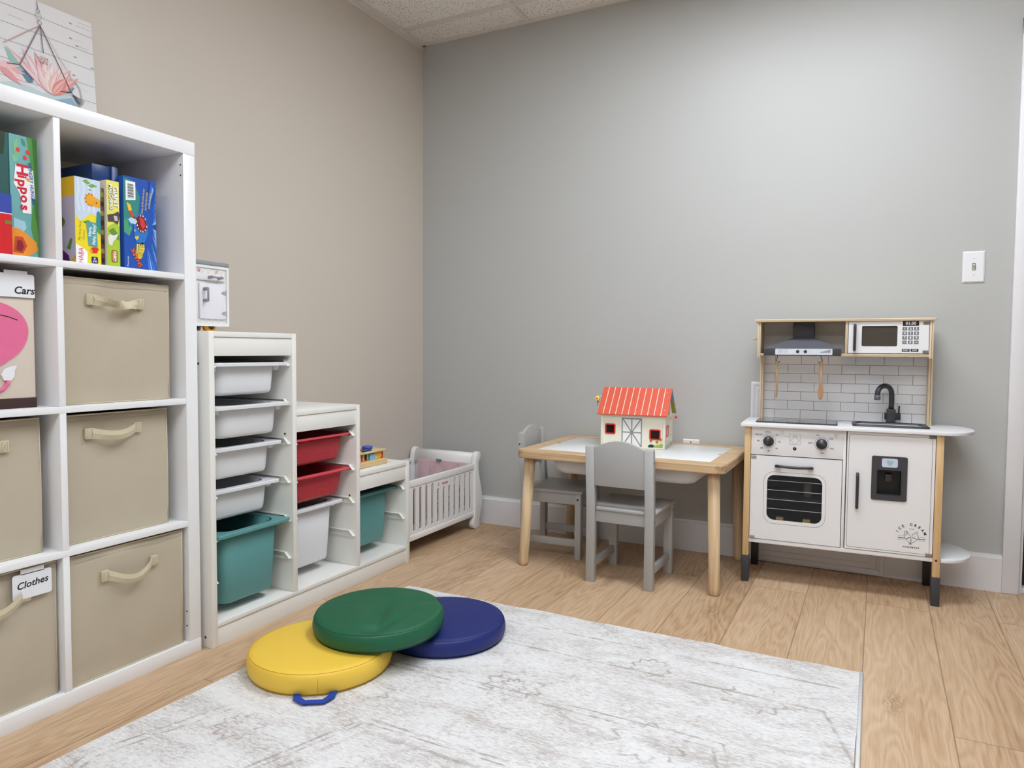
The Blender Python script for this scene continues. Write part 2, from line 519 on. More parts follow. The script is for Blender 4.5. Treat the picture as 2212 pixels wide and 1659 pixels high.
def thing(name, label, cat, loc=(0, 0, 0), rz=0.0, group=None):
    o = bpy.data.objects.new(name, None); C.objects.link(o)
    o.empty_display_size = .05
    o.location = loc; o.rotation_euler = (0, 0, rz)
    o['label'] = label; o['category'] = cat
    if group: o['group'] = group
    ROOT[o.name] = Matrix.Translation(Vector(loc)) @ Matrix.Rotation(rz, 4, 'Z')
    return o
def tag(o, label, cat, group=None):
    o['label'] = label; o['category'] = cat
    if group: o['group'] = group
    return o
def struct(o):
    o['kind'] = 'structure'; return o
def recenter(o):
    """give a single-mesh thing an origin at its base"""
    me = o.data; xs = [v.co for v in me.vertices]
    c = Vector(((min(v.x for v in xs) + max(v.x for v in xs)) / 2, (min(v.y for v in xs) + max(v.y for v in xs)) / 2, min(v.z for v in xs)))
    me.transform(Matrix.Translation(-c)); o.location = c
    return o
def flip(c, F0):
    return c

# ================================================================= THE ROOM
RX, RY = 4.2, -6.2
b = MB(); b.box(-.1, RX + .1, RY - .1, .12, -.05, 0, FLOOR); struct(b.build('floor'))
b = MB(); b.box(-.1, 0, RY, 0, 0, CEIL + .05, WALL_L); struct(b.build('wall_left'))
DX0, DX1, DZ = 2.636, 3.46, 2.02
b = MB()
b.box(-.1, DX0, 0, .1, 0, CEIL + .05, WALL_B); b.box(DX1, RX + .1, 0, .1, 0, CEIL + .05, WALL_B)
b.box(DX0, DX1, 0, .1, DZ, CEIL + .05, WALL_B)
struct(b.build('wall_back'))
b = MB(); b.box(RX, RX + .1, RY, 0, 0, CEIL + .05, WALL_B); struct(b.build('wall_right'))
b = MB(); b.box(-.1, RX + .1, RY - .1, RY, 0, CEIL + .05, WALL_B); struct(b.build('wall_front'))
# ceiling with a suspended grid; openings are filled by the light panels
troffers = [(1.23, 2.43, -1.40, -.81), (1.23, 2.43, -3.23, -2.64), (2.453, 3.653, -2.62, -2.03), (1.23, 2.43, -5.06, -4.47)]  # third panel is an added fill light for shelf, chair and kitchen fronts
b = MB()
b.box(-.1, RX + .1, RY - .1, .1, CEIL + .012, CEIL + .05, CEILM)
ce = struct(b.build('ceiling'))
b = MB()
tees_x = [.612 + .61 * i for i in range(0, 6)]; tees_y = [-.19 - .61 * i for i in range(0, 10)]
for x in tees_x: b.box(x - .012, x + .012, RY, 0, CEIL, CEIL + .0125, GRID)
for y in tees_y: b.box(0, RX, y - .012, y + .012, CEIL + .0006, CEIL + .0125, GRID)
b.box(0, RX, -.013, 0, CEIL - .001, CEIL + .0125, GRID); b.box(0, .022, RY, 0, CEIL - .001, CEIL + .0125, GRID)
b.box(0, .003, RY, 0, CEIL - .022, CEIL, GRID)
b.box(RX - .022, RX, RY, 0, CEIL - .001, CEIL + .0125, GRID); b.box(0, RX, RY, RY + .022, CEIL - .001, CEIL + .0125, GRID)
g = b.build('ceiling_grid', ce)
EMS = [emit_mat('light_diffuser', (241, 248, 255), PANEL_POWER * k) for k in (1.14, .75, .42, 1.1)]
for i, (x0, x1, y0, y1) in enumerate(troffers):
    t = thing('ceiling_light', ['recessed white ceiling light panel above the back half of the rug',
                                'recessed white ceiling light panel above the camera', 'added unseen fill light panel in the ceiling to the right of the rug', 'recessed white ceiling light panel farthest from the play kitchen'][i], 'light', ((x0 + x1) / 2, (y0 + y1) / 2, CEIL - .012), 0, 'recessed ceiling light panels')
    q = MB(); q.ring([(x0, y0), (x1, y0), (x1, y1), (x0, y1)], [(x0 + .03, y0 + .03), (x1 - .03, y0 + .03), (x1 - .03, y1 - .03), (x0 + .03, y1 - .03)], FZ(CEIL - .012), 0, .012, TRIM)
    q.build('frame', t)
    q = MB(); q.box(x0 + .03, x1 - .03, y0 + .03, y1 - .03, CEIL - .006, CEIL - .002, EMS[i]); q.build('diffuser', t)

def baseboard(name, x0, x1, y0, y1, ax):
    q = MB()
    prof = [(0, 0), (.014, 0), (.014, .125), (.010, .129), (.008, .138), (0, .138)]
    if ax == 'x':
        A = [Vector((x0, -d, z)) for d, z in prof]; B = [Vector((x1, -d, z)) for d, z in prof]
    else:
        A = [Vector((d, y0, z)) for d, z in prof]; B = [Vector((d, y1, z)) for d, z in prof]
    q.loft([A, B], TRIM, True, True, False)
    struct(q.build(name))
baseboard('baseboard_back', 0.0, 2.582, 0, 0, 'x')
baseboard('baseboard_left', 0, 0, RY, -.0145, 'y')
# door with casing in the back wall
q = MB()
for x0, x1 in ((2.582, 2.636), (DX1, DX1 + .063)):
    q.box(x0, x1, -.018, 0, 0, DZ + .063, TRIM, .003)
q.box(2.582, DX1 + .063, -.0182, 0, DZ, DZ + .0632, TRIM, .003)
q.box(2.636, 2.646, .0, .1, 0, DZ, TRIM); q.box(DX1 - .015, DX1, 0, .1, 0, DZ, TRIM); q.box(2.636, DX1, 0, .1, DZ - .015, DZ, TRIM)
struct(q.build('trim_1'))
q = MB(); q.box(2.646, DX1 - .015, .055, .095, .02, DZ - .015, DOORM, .002)
for z0, z1 in ((.2, .9), (1.05, 1.85)):
    for x0, x1 in ((2.74, 3.02), (3.1, 3.38)):
        q.ring(rrect(x0, x1, z0, z1, .01), rrect(x0 + .02, x1 - .02, z0 + .02, z1 - .02, .005), FY(.055), 0, .008, DOORM)
dr = struct(q.build('door_1'))
q = MB(); q.lathe([(0, 0), (.028, 0), (.028, .006), (.011, .01), (.011, .04), (.026, .05), (.028, .065), (.015, .078), (0, .08)], Matrix.Translation((3.38, .055, .95)) @ Matrix.Rotation(PI / 2, 4, 'X'), M('door_brass', (150, 130, 96), .3, metal=1), 20)
q.build('door_knob', dr)
q = MB(); q.box(2.646, DX1 - .015, .012, .055, 0, .02, TRIM, .003); struct(q.build('trim_2'))
q = MB(); q.box(2.652, 3.42, -.62, -.02, 0.0, .008, MAT, .003)
tag(recenter(q.build('doormat')), 'grey speckled doormat at the foot of the dark brown door', 'mat')

# light switch
t = thing('light_switch', 'white toggle light switch plate on the grey wall beside the door casing', 'light switch', (2.460, 0, 1.146))
q = MB(); o = rrect(2.425, 2.495, 1.146, 1.262, .003); i_ = rrect(2.430, 2.490, 1.151, 1.257, .002)
q.loft([[FY(0)(u, v, 0) for u, v in o], [FY(0)(u, v, .003) for u, v in o], [FY(0)(u, v, .0065) for u, v in i_]], SWITCH, True, True, False)
for z in (1.234, 1.174): q.prism(circ(2.46, z, .0035, 12), FY(-.0065), 0, .0008, SWITCH); q.box(2.4575, 2.4625, -.0076, -.0073, z - .0004, z + .0004, HOLE)
q.ring(rrect(2.4545, 2.4655, 1.191, 1.217, .001), rrect(2.456, 2.464, 1.1925, 1.2155, .001), FY(-.0065), 0, .0006, HOLE)
q.build('plate', t)
q = MB(); q.prism([(2.4565, 1.197), (2.4635, 1.197), (2.4635, 1.213), (2.4565, 1.213)], FY(-.0065), 0, .003, BEIGE)
q.loft([[Vector((2.4568, -.009, 1.198)), Vector((2.4632, -.009, 1.198)), Vector((2.4632, -.009, 1.208)), Vector((2.4568, -.009, 1.208))],
        [Vector((2.4572, -.018, 1.209)), Vector((2.4628, -.018, 1.209)), Vector((2.4628, -.017, 1.214)), Vector((2.4572, -.017, 1.214))]], BEIGE, smooth=False)
q.build('toggle', t)

# outlet behind the table
t = thing('wall_outlet', 'white electrical outlet plate just above the back edge of the play table', 'outlet', (1.43, 0, .38))
q = MB(); o = rrect(1.393, 1.465, .380, .496, .003); i_ = rrect(1.397, 1.461, .384, .492, .002)
q.loft([[FY(0)(u, v, 0) for u, v in o], [FY(0)(u, v, .003) for u, v in o], [FY(0)(u, v, .006) for u, v in i_]], SWITCH, True, True, False)
q.prism(circ(1.429, .483, .003, 10), FY(-.006), 0, .001, HOLE)
q.build('plate', t)
q = MB(); q.prism(rrect(1.412, 1.446, .40, .47, .006), FY(-.006), 0, .002, SWITCH); q.build('socket', t)

# framed access panel behind the play kitchen
q = MB()
x0, x1, z0, z1 = 1.682, 2.194, .0, .757
x1b = x1
prev = None
for k, (ins, e) in enumerate(((0, .022), (.012, .027), (.028, .02), (.034, .026), (.046, .018))):
    pass
stp = [(0, .0), (0, .026), (.008, .028), (.022, .021), (.026, .026), (.044, .020), (.046, .0155)]
loops = [[FY(0)(u, v, e) for u, v in [(x0 + i, z0 + i + .004), (x1 - i, z0 + i + .004), (x1 - i, z1 - i), (x0 + i, z1 - i)]] for i, e in stp]
q.loft(loops, TRIM, False, True, False)
tr = tag(recenter(q.build('wall_access_panel')), 'white moulded frame panel on the grey wall behind the play kitchen', 'wall panel')

# ================================================================= RUG AND CUSHIONS
q = MB()
nx = 60
top = []
rx0, rx1, ry1, ry0 = .625, 2.138, -1.007, -3.2
random.seed(3)
outline = []
N = 90
for k in range(N + 1):
    x = rx0 + (rx1 - rx0) * k / N
    outline.append((x, ry1 + .004 * math.sin(k * .55) * math.sin(k * .17) + .003 * math.sin(k * .23)))
for k in range(1, 60):
    y = ry1 + (ry0 - ry1) * k / 60
    outline.append((rx1 + .004 * math.sin(k * .4), y))
outline += [(rx1, ry0), (rx0, ry0)]
for k in range(59, 0, -1):
    y = ry1 + (ry0 - ry1) * k / 60
    outline.append((rx0 + .004 * math.sin(k * .33), y))
q.prism(outline, FZ(0), 0.0005, .006, RUG, mside=M('rug_edge', (226, 225, 226), .95))
rug = thing('area_rug', 'large white and grey distressed rug with faded pattern on the plank floor', 'rug', (1.38, -2.1, 0))
ro = q.build('woven_field', rug)
q = MB()
q.tube([Vector((rx1 + .001, ry1 - .004, .006)), Vector((rx1 + .003, -1.5, .006)), Vector((rx1 - .001, -2.1, .006)), Vector((rx1, ry0, .006))], .005, M('rug_binding', (222, 222, 224), .9, .1, 200), 8)
q.build('edge_binding', rug)

def cushion(name, label, cx, cy, z, R, H, m, ms, strap=None, tilt=None, dents=(), side_seam=None):
    t = thing(name, label, 'floor cushion', (cx, cy, z), 0, 'round vinyl floor cushions')
    n = 96
    rad = [.9 - .9 * k / 22 for k in range(23)]
    prof = [(0.0, 0.004), (.25, .002), (.6, .0), (.88, .0), (.955, .003), (.985, .010), (1.0, .022), (1.0, .5 * H), (.998, H - .024), (.985, H - .012),
            (.968, H - .0065), (.960, H - .0055), (.952, H - .005), (.93, H - .0025)] + [(r, H - .001 + .006 * (1 - (r / .9) ** 2)) for r in rad]
    q = MB()
    T = (tilt or Matrix.Identity(3))
    loops = []
    for k, (rr, zz) in enumerate(prof):
        lp = []
        for j in range(n):
            a = 2 * PI * j / n
            x, y = R * rr * math.cos(a), R * rr * math.sin(a)
            w = 0.0
            if k < 8: w = .0012 * math.sin(7 * a + 1) * (1 if rr > .5 else 0)
            zv = zz
            if k >= 12:
                for (dx, dy, ax, ay, rot, dep) in dents:
                    ca, sa = math.cos(rot), math.sin(rot)
                    px, py = x - dx, y - dy
                    uu, vv = (px * ca + py * sa) / ax, (-px * sa + py * ca) / ay
                    zv -= dep * math.exp(-uu * uu - vv * vv)
            if rr > .97 and 6 <= k <= 8: zv += .0015 * math.sin(5 * a + cx * 9)
            lp.append(Vector((cx, cy, z)) + T @ Vector((x * (1 + w), y * (1 + w), zv)))
        loops.append(lp)
    q.loft(loops, m, False, False, True)
    q.build('cover', t)
    for (rr, zz, wd) in ((.962, H - .0053, .0006), (.962, .0025, .0008)):
        s_ = MB(); s_.tube([Vector((cx, cy, z)) + T @ Vector((R * rr * math.cos(2 * PI * j / n), R * rr * math.sin(2 * PI * j / n), zz)) for j in range(n)], wd, ms, 6, closed=True)
        s_.build('seam', t)
    if side_seam is not None:
        s_ = MB(); ca, sa = math.cos(side_seam), math.sin(side_seam)
        s_.tube([Vector((cx + ca * R * rr, cy + sa * R * rr, z + zz)) for rr, zz in ((.975, H - .009), (.995, H - .02), (1.002, H * .5), (1.002, .02), (.985, .008))], .0006, ms, 6)
        s_.build('side_seam', t)
    if strap:
        a0, wdt, prot = strap
        ca, sa = math.cos(a0), math.sin(a0)
        def pt(u, v, zz): return Vector((cx + ca * v - sa * u, cy + sa * v + ca * u, z + zz))
        s_ = MB(); path = [(-wdt, R - .015), (-wdt * .95, R + .012), (-wdt * .55, R + prot), (wdt * .5, R + prot + .003), (wdt * .9, R + .015), (wdt, R - .015)]
        wv = .0095
        L, Rr, L2, R2 = [], [], [], []
        for k, (u, v) in enumerate(path):
            d = Vector(path[min(k + 1, 5)]) - Vector(path[max(k - 1, 0)]); d.normalize(); nn = Vector((-d.y, d.x)) * wv
            for arr, sg, hz in ((L, 1, .008), (Rr, -1, .008), (L2, 1, .0055), (R2, -1, .0055)):
                arr.append(s_.bm.verts.new(pt(u + sg * nn.x, v + sg * nn.y, hz)))
        for k in range(5):
            s_.face((L[k], L[k + 1], Rr[k + 1], Rr[k]), STRAP); s_.face((L2[k], L2[k + 1], R2[k + 1], R2[k]), STRAP)
            s_.face((L[k], L[k + 1], L2[k + 1], L2[k]), STRAP); s_.face((Rr[k], Rr[k + 1], R2[k + 1], R2[k]), STRAP)
        s_.build('strap', t)
    return t
cushion('floor_cushion', 'yellow round vinyl cushion lying on the rug, partly under the green cushion', .799, -1.662, .006, .196, .062, YELLV, SEAMY, strap=(math.radians(-52), .045, .034), side_seam=math.radians(-50))
cushion('floor_cushion', 'blue round vinyl cushion lying on the rug, farthest to the right', .984, -1.322, .006, .192, .056, BLUEV, SEAMB, strap=(math.radians(214), .012, .0))
TL = Matrix.Rotation(math.radians(1.5), 3, 'X')
cushion('floor_cushion', 'green round vinyl cushion resting on top of the yellow and blue cushions', .886, -1.513, .076, .188, .056, GREENV, SEAMG, tilt=TL,
        dents=((.03, -.03, .022, .10, .45, .014), (.075, -.10, .022, .055, -.5, .013), (.02, .06, .10, .018, .6, .006), (.09, -.02, .015, .07, -.2, .005)))
# ================================================================= CUBE SHELF UNIT
KX0, KX1, KY1 = .027, .417, -1.745
k_ = thing('cube_shelf_unit', 'tall white cube shelving unit with square compartments along the beige wall', 'shelf unit', (.222, KY1 - .385, 0))
KW = .769
q = MB(); q.box(KX0, KX1, KY1 - KW, KY1, 1.426, 1.464, WHITE, .0008); q.build('top_board', k_)
q = MB(); q.box(KX0, KX1, KY1 - KW, KY1, 0, .038, WHITE, .0008); q.build('bottom_board', k_)
def sidep(y0, y1, holes):
    q = MB(); q.box(KX0, KX1 - .001, y0, y1, .038, 1.426, WHITE, .0006)
    if holes:
        for z in (1.395, 1.366, .125, .083):
            q.prism(circ(KX1 - .012, z, .0026, 10), lambda u, v, e=0: Vector((u, y0 - e, v)), 0, .0006, HOLE)
    q.build('side_panel', k_)
sidep(KY1 - .038, KY1, True); sidep(KY1 - KW, KY1 - KW + .038, False)
for z in (.373, .724, 1.075):
    q = MB(); q.box(KX0, KX1 - .002, KY1 - KW + .038, KY1 - .038, z, z + .016, WHITE, .0006); q.build('shelf', k_)
for z0, z1 in ((.038, .373), (.389, .724), (.740, 1.075), (1.091, 1.426)):
    q = MB(); q.box(KX0, KX1 - .0025, KY1 - .389, KY1 - .373, z0, z1, WHITE, .0006); q.build('divider', k_)

def fabric_box(label, xf, y0, y1, z0, z1, hy0, hy1, hz, sag, twist=0, dz=0.0, bulge=0.006, name='fabric_box', drawface=True):
    t = thing(name, label, 'storage box', ((xf + .06) / 2, (y0 + y1) / 2, z0), 0, 'tan fabric cube boxes in the shelf')
    xb = .06
    q = MB()
    # soft walls, open on top
    ny, nz = 14, 12
    def front(u, v, inner=0):
        y = y0 + (y1 - y0) * u; z = z0 + (z1 - z0) * v
        bl = bulge * math.sin(PI * u) * (1 - v) * math.sin(PI * min(1, v * 1.2 + .1)) - .003 * math.exp(-((v - .06) / .05) ** 2)
        bl += .0018 * math.sin(u * 9 + z0 * 30) * math.sin(v * 5)
        return Vector((xf + bl - inner, y, z))
    V = [[q.bm.verts.new(front(i / ny, j / nz)) for j in range(nz + 1)] for i in range(ny + 1)]
    for i in range(ny):
        for j in range(nz): q.face((V[i][j], V[i + 1][j], V[i + 1][j + 1], V[i][j + 1]), FABRIC, True)
    VI = [[q.bm.verts.new(Vector((xf - .005, y0 + .003 + (y1 - y0 - .006) * i / ny, z0 + .003 + (z1 - z0 - .003) * j / nz))) for j in (0, nz)] for i in range(ny + 1)]
    for i in range(ny):
        q.face((VI[i][0], VI[i + 1][0], VI[i + 1][1], VI[i][1]), FABRIC)
        q.face((V[i][nz], V[i + 1][nz], VI[i + 1][1], VI[i][1]), FABRIC)
    q.box(xb, xf - .001, y0, y0 + .004, z0, z1, FABRIC); q.box(xb, xf - .001, y1 - .004, y1, z0, z1, FABRIC)
    q.box(xb, xb + .004, y0, y1, z0, z1, FABRIC); q.box(xb, xf - .001, y0, y1, z0, z0 + .004, FABRIC)
    q.build('box_body', t, recalc=False)
    q = MB()
    q.tube([front(0, 0) + Vector((.001, 0, .002)), front(.5, 0) + Vector((.001, 0, .002)), front(1, 0) + Vector((.001, 0, .002))], .0018, FABRIC2, 6)
    q.tube([front(0, 1) - Vector((0, 0, .001)), front(.5, 1) - Vector((0, 0, .001)), front(1, 1) - Vector((0, 0, .001))], .0022, FABRIC2, 6)
    q.tube([front(1, 0) - Vector((0, .001, 0)), front(1, .5) - Vector((0, .001, 0)), front(1, 1) - Vector((0, .001, 0))], .0016, FABRIC2, 6)
    q.build('piping', t)
    q = MB()
    for k in range(46):
        y = y0 + .006 + (y1 - y0 - .012) * k / 45
        q.box(xf + .0008, xf + .0024, y - .0016, y + .0016, z1 - .016, z1 - .0152, STITCH)
    q.build('stitching', t)
    # handle: two stitched tabs and a sagging webbing loop
    q = MB(); pw = .017; hh = .0135
    def hp(s):     # s 0..1 along the loop
        y = hy0 + pw + (hy1 - hy0 - 2 * pw) * s
        x = xf + bulge + .003 + .022 * math.sin(PI * s) ** .8
        z = hz + dz * s - sag * math.sin(PI * s)
        return y, x, z
    n = 18; TV = []
    for k in range(n + 1):
        y, x, z = hp(k / n)
        a = .12 * math.sin(PI * k / n) + twist * math.sin(PI * k / n) * math.sin(2 * PI * k / n)
        hx, hz_ = math.sin(a) * hh, math.cos(a) * hh * (1 - .12 * math.sin(PI * k / n))
        TV.append([q.bm.verts.new(Vector((x + hx, y, z + hz_))), q.bm.verts.new(Vector((x + .003, y, z))), q.bm.verts.new(Vector((x - hx, y, z - hz_))), q.bm.verts.new(Vector((x - .002, y, z)))])
    for k in range(n):
        for j in range(4): q.face((TV[k][j], TV[k + 1][j], TV[k + 1][(j + 1) % 4], TV[k][(j + 1) % 4]), FABRIC2, False)
    for ya, zz in ((hy0, hz), (hy1 - pw, hz + dz)):
        q.box(xf + .001, xf + bulge + .004, ya, ya + pw + .002, zz - hh, zz + hh, FABRIC2, .0008)
        F = FX(xf + bulge + .0043)
        q.line([(ya + .003, zz - hh + .003), (ya + pw - .002, zz + hh - .003)], F, 0, .0008, STITCH)
        q.line([(ya + .003, zz + hh - .003), (ya + pw - .002, zz - hh + .003)], F, 0, .0008, STITCH)
        q.line([(ya + .003, zz - hh + .003), (ya + pw - .002, zz - hh + .003), (ya + pw - .002, zz + hh - .003), (ya + .003, zz + hh - .003)], F, 0, .0008, STITCH, True)
    q.build('handle', t, recalc=False)
    return t
fabric_box('tan fabric box directly below the board games, right column, second row', .388, -2.103, -1.815, .7402, 1.056, -2.050, -1.898, 1.003, .008, 1.1, -.004)
fabric_box('tan fabric box in the right column, third compartment from the top', .378, -2.100, -1.818, .3892, .714, -2.055, -1.905, .665, .010, .1, .004)
fabric_box('tan fabric box in the bottom right compartment of the shelf', .403, -2.112, -1.795, .0382, .366, -2.036, -1.880, .298, .022, .1, .004)
fabric_box('tan fabric box in the left column, third compartment, cut by the photo edge', .378, -2.455, -2.160, .3892, .714, -2.38, -2.235, .655, .010)
fabric_box('tan fabric box carrying the Clothes card, bottom left compartment', .394, -2.462, -2.141, .0382, .366, -2.375, -2.205, .303, .022)

# cards
t = thing('name_card', 'white card handwritten Clothes hooked over the bottom left tan box', 'label card', (.404, -2.2, .296))
q = MB(); q.prism(rrect(-2.243, -2.156, .297, .356, .005, 3), FX(.4035), 0, .0012, CARD)
q.prism([(-2.225, .354), (-2.173, .354), (-2.173, .366), (-2.225, .366)], FX(.4035), 0, .0012, CARD)
q.build('card', t)
q = MB()
def scrawl(q, pts, F, w, m):
    q.line(pts, F, 0, w, m)
q.text('Clothes', .0155, -2.2, .330, FX(.4050), 0, BLACK, rot=4, shear=.25, bold=.03, sx=1.0)
q.build('handwriting', t)

# pink toy box with the Cars sign
t = thing('toy_box', 'cream canvas toy box with pink felt animal, left column second row', 'toy box', (.22, -2.32, .7402))
q = MB(); q.box(.06, .378, -2.46, -2.166, .7402, 1.052, CREAM, .003); q.build('box_body', t)
q = MB(); q.box(.374, .3800, -2.4605, -2.1655, .7402, .764, DKBROWN, .001); q.build('bottom_band', t)
q = MB()
bl = []
for k in range(40):
    a = 2 * PI * k / 40
    bl.append((-2.265 + .083 * math.cos(a) * (1 + .04 * math.sin(2 * a)), .915 + .072 * math.sin(a)))
q.prism(bl, FX(.378), 0, .0035, PINK)
q.prism(circ(-2.262, .872, .044, 24, .035), FX(.378), 0, .0034, PINK)
q.prism(circ(-2.33, .862, .05, 24, .03), FX(.378), 0, .0033, PINK)
q.build('felt_animal', t)
q = MB(); q.line([(-2.275, .954), (-2.25, .957), (-2.225, .952), (-2.205, .945)], FX(.3817), 0, .0022, BLACK); q.build('felt_eye', t)
q = MB(); q.tube([Vector((.3815, y, z)) for y, z in ((-2.29, .775), (-2.262, .777), (-2.240, .785), (-2.229, .798), (-2.228, .806))], .0045, PINK, 8)
q.prism([(-2.237, .806), (-2.222, .806), (-2.215, .815), (-2.214, .828), (-2.209, .84), (-2.222, .838), (-2.236, .832), (-2.243, .82)], FX(.3795), 0, .003, CARD)
q.build('felt_tail', t)
t = thing('name_card', 'large white card handwritten Cars hooked over the pink animal toy box', 'label card', (.383, -2.3, .997))
q = MB(); q.prism([(-2.44, .998), (-2.166, .998), (-2.167, 1.048), (-2.170, 1.052), (-2.182, 1.052), (-2.182, 1.059), (-2.232, 1.059), (-2.232, 1.052), (-2.44, 1.052)], FX(.3812), 0, .0015, CARD)
q.build('card', t)
q = MB(); q.text('Cars', .0165, -2.190, 1.0135, FX(.3830), 0, BLACK, rot=0, bold=.03, shear=.2); q.build('handwriting', t)

# ================================================================= BOARD GAMES
def gbox(name, label, x0, x1, y0, y1, z0, z1, body, art, group='board games in the top compartments', side=None):
    t = thing(name, label, 'board game', ((x0 + x1) / 2, (y0 + y1) / 2, z0), 0, group)
    q = MB(); q.box(x0, x1, y0, y1, z0, z1, body, .0008); q.build('carton', t)
    if art:
        q = MB(); art(q, FX(x1), y0, y1, z0, z1)
        if side: side(q, FY(y0), x0, x1, z0, z1)
        q.build('printed_art', t, recalc=False)
    return t
Z0 = 1.0912
def U(y0, y1, z0, z1):
    return lambda u, v: (y0 + (y1 - y0) * u, z0 + (z1 - z0) * v)
def pl(q, F, e, m, T, pts): q.poly([T(*p) for p in pts], F, e, m)

def art_hippo(q, F, y0, y1, z0, z1):
    T = U(y0, y1, z0, z1); A = lambda e, rgb, pts: pl(q, F, e, P(rgb), T, pts)
    A(.0003, (112, 176, 176), [(0, 0), (1, 0), (1, 1), (0, 1)])
    A(.0006, (86, 150, 70), [(.62, 1), (.74, .8), (.66, .6), (.8, .45), (.72, .25), (.86, .1), (1, 0), (1, 1)])
    A(.0009, (60, 124, 52), [(.82, 1), (.9, .7), (.86, .4), (1, .2), (1, 1)])
    A(.0009, (128, 190, 130), [(.12, .93), (.3, .98), (.34, .86), (.2, .8)])
    A(.0007, (140, 196, 150), [(.1, .83), (.3, .84), (.24, .78), (.12, .78)])
    A(.0009, (72, 140, 120), [(.42, .98), (.55, .97), (.6, .92), (.46, .93)])
    for cu, cv in ((.3, .88), (.66, .875), (.55, .825)):
        q.poly(circ(*T(cu, cv), .0045, 14, .0055), F, .0012, P((222, 60, 66)))
    A(.0009, (164, 210, 224), [(.1, .32), (.5, .3), (.55, .25), (.4, .2), (.08, .2)])
    # lettering reads downwards on a white sticker ground
    A(.0012, (248, 246, 246), [(.2, .76), (.62, .76), (.84, .73), (.9, .5), (.75, .5), (.74, .37), (.42, .37), (.34, .52), (.12, .6)])
    c = P((206, 34, 62))
    for ch, vv, s_ in (('H', .722, 1.25), ('i', .665, 1.0), ('p', .612, 1.05), ('p', .552, 1.05), ('o', .485, 1.0), ('s', .415, 1.0)):
        u, v = T(.42 if vv > .6 else .5, vv)
        q.text(ch, .019 * s_, u, v, F, .0016, c, rot=-90, bold=.05, sx=1.15)
    q.poly(circ(*T(.64, .65), .004, 12), F, .0018, P((240, 170, 50)))
    u, v = T(.76, .62); q.text('HUNGRY HUNGRY', .0078, u, v, F, .0016, P((40, 92, 178)), rot=-86, bold=.03)
    # plain warm colour patch at the bottom
    A(.0012, (238, 156, 52), [(.02, .02), (.02, .24), (.3, .235), (.55, .2), (.9, .14), (.95, .07), (.7, .03), (.4, .0)])
    A(.0015, (204, 74, 44), [(.05, .04), (.12, .17), (.4, .17), (.55, .1), (.4, .035)])
    A(.0018, (140, 40, 46), [(.15, .06), (.2, .14), (.36, .14), (.44, .09), (.34, .05)])
gbox('board_game_box', 'teal board game box with big red Hippos lettering, left compartment', .12, .375, -2.210, -2.150, Z0, 1.372, P((96, 160, 160)), art_hippo)
def art_dk(q, F, y0, y1, z0, z1):
    T = U(y0, y1, z0, z1); A = lambda e, rgb, pts: pl(q, F, e, P(rgb), T, pts)
    A(.0003, (44, 92, 88), [(0, 0), (1, 0), (1, 1), (0, 1)]); A(.0006, (30, 58, 36), [(0, .8), (.8, .82), (.9, 1), (0, 1)])
    A(.0006, (222, 160, 36), [(0, 0), (1, 0), (1, .1), (0, .1)]); A(.0006, (150, 36, 40), [(0, .58), (.45, .62), (.55, .72), (.4, .8), (0, .82)])
    A(.0009, (40, 60, 110), [(.2, .02), (.7, .02), (.7, .05), (.2, .05)])
gbox('board_game_box', 'dark teal board game box with yellow foot, left of the Hippos box', .12, .374, -2.262, -2.212, Z0, 1.372, P((40, 80, 78)), art_dk)
def art_rb(q, F, y0, y1, z0, z1):
    T = U(y0, y1, z0, z1); A = lambda e, rgb, pts: pl(q, F, e, P(rgb), T, pts)
    A(.0003, (214, 36, 42), [(0, 0), (1, 0), (1, 1), (0, 1)]); A(.0006, (58, 76, 168), [(0, .68), (1, .68), (1, 1), (0, 1)])
    A(.0009, (240, 240, 240), [(0, .665), (1, .665), (1, .68), (0, .68)]); A(.0009, (120, 130, 60), [(.8, .5), (1, .5), (1, .56), (.8, .56)])
gbox('board_game_box', 'small red and blue board game box at the left edge of the photo', .377, .41, -2.30, -2.2265, Z0, 1.226, P((200, 34, 40)), art_rb)

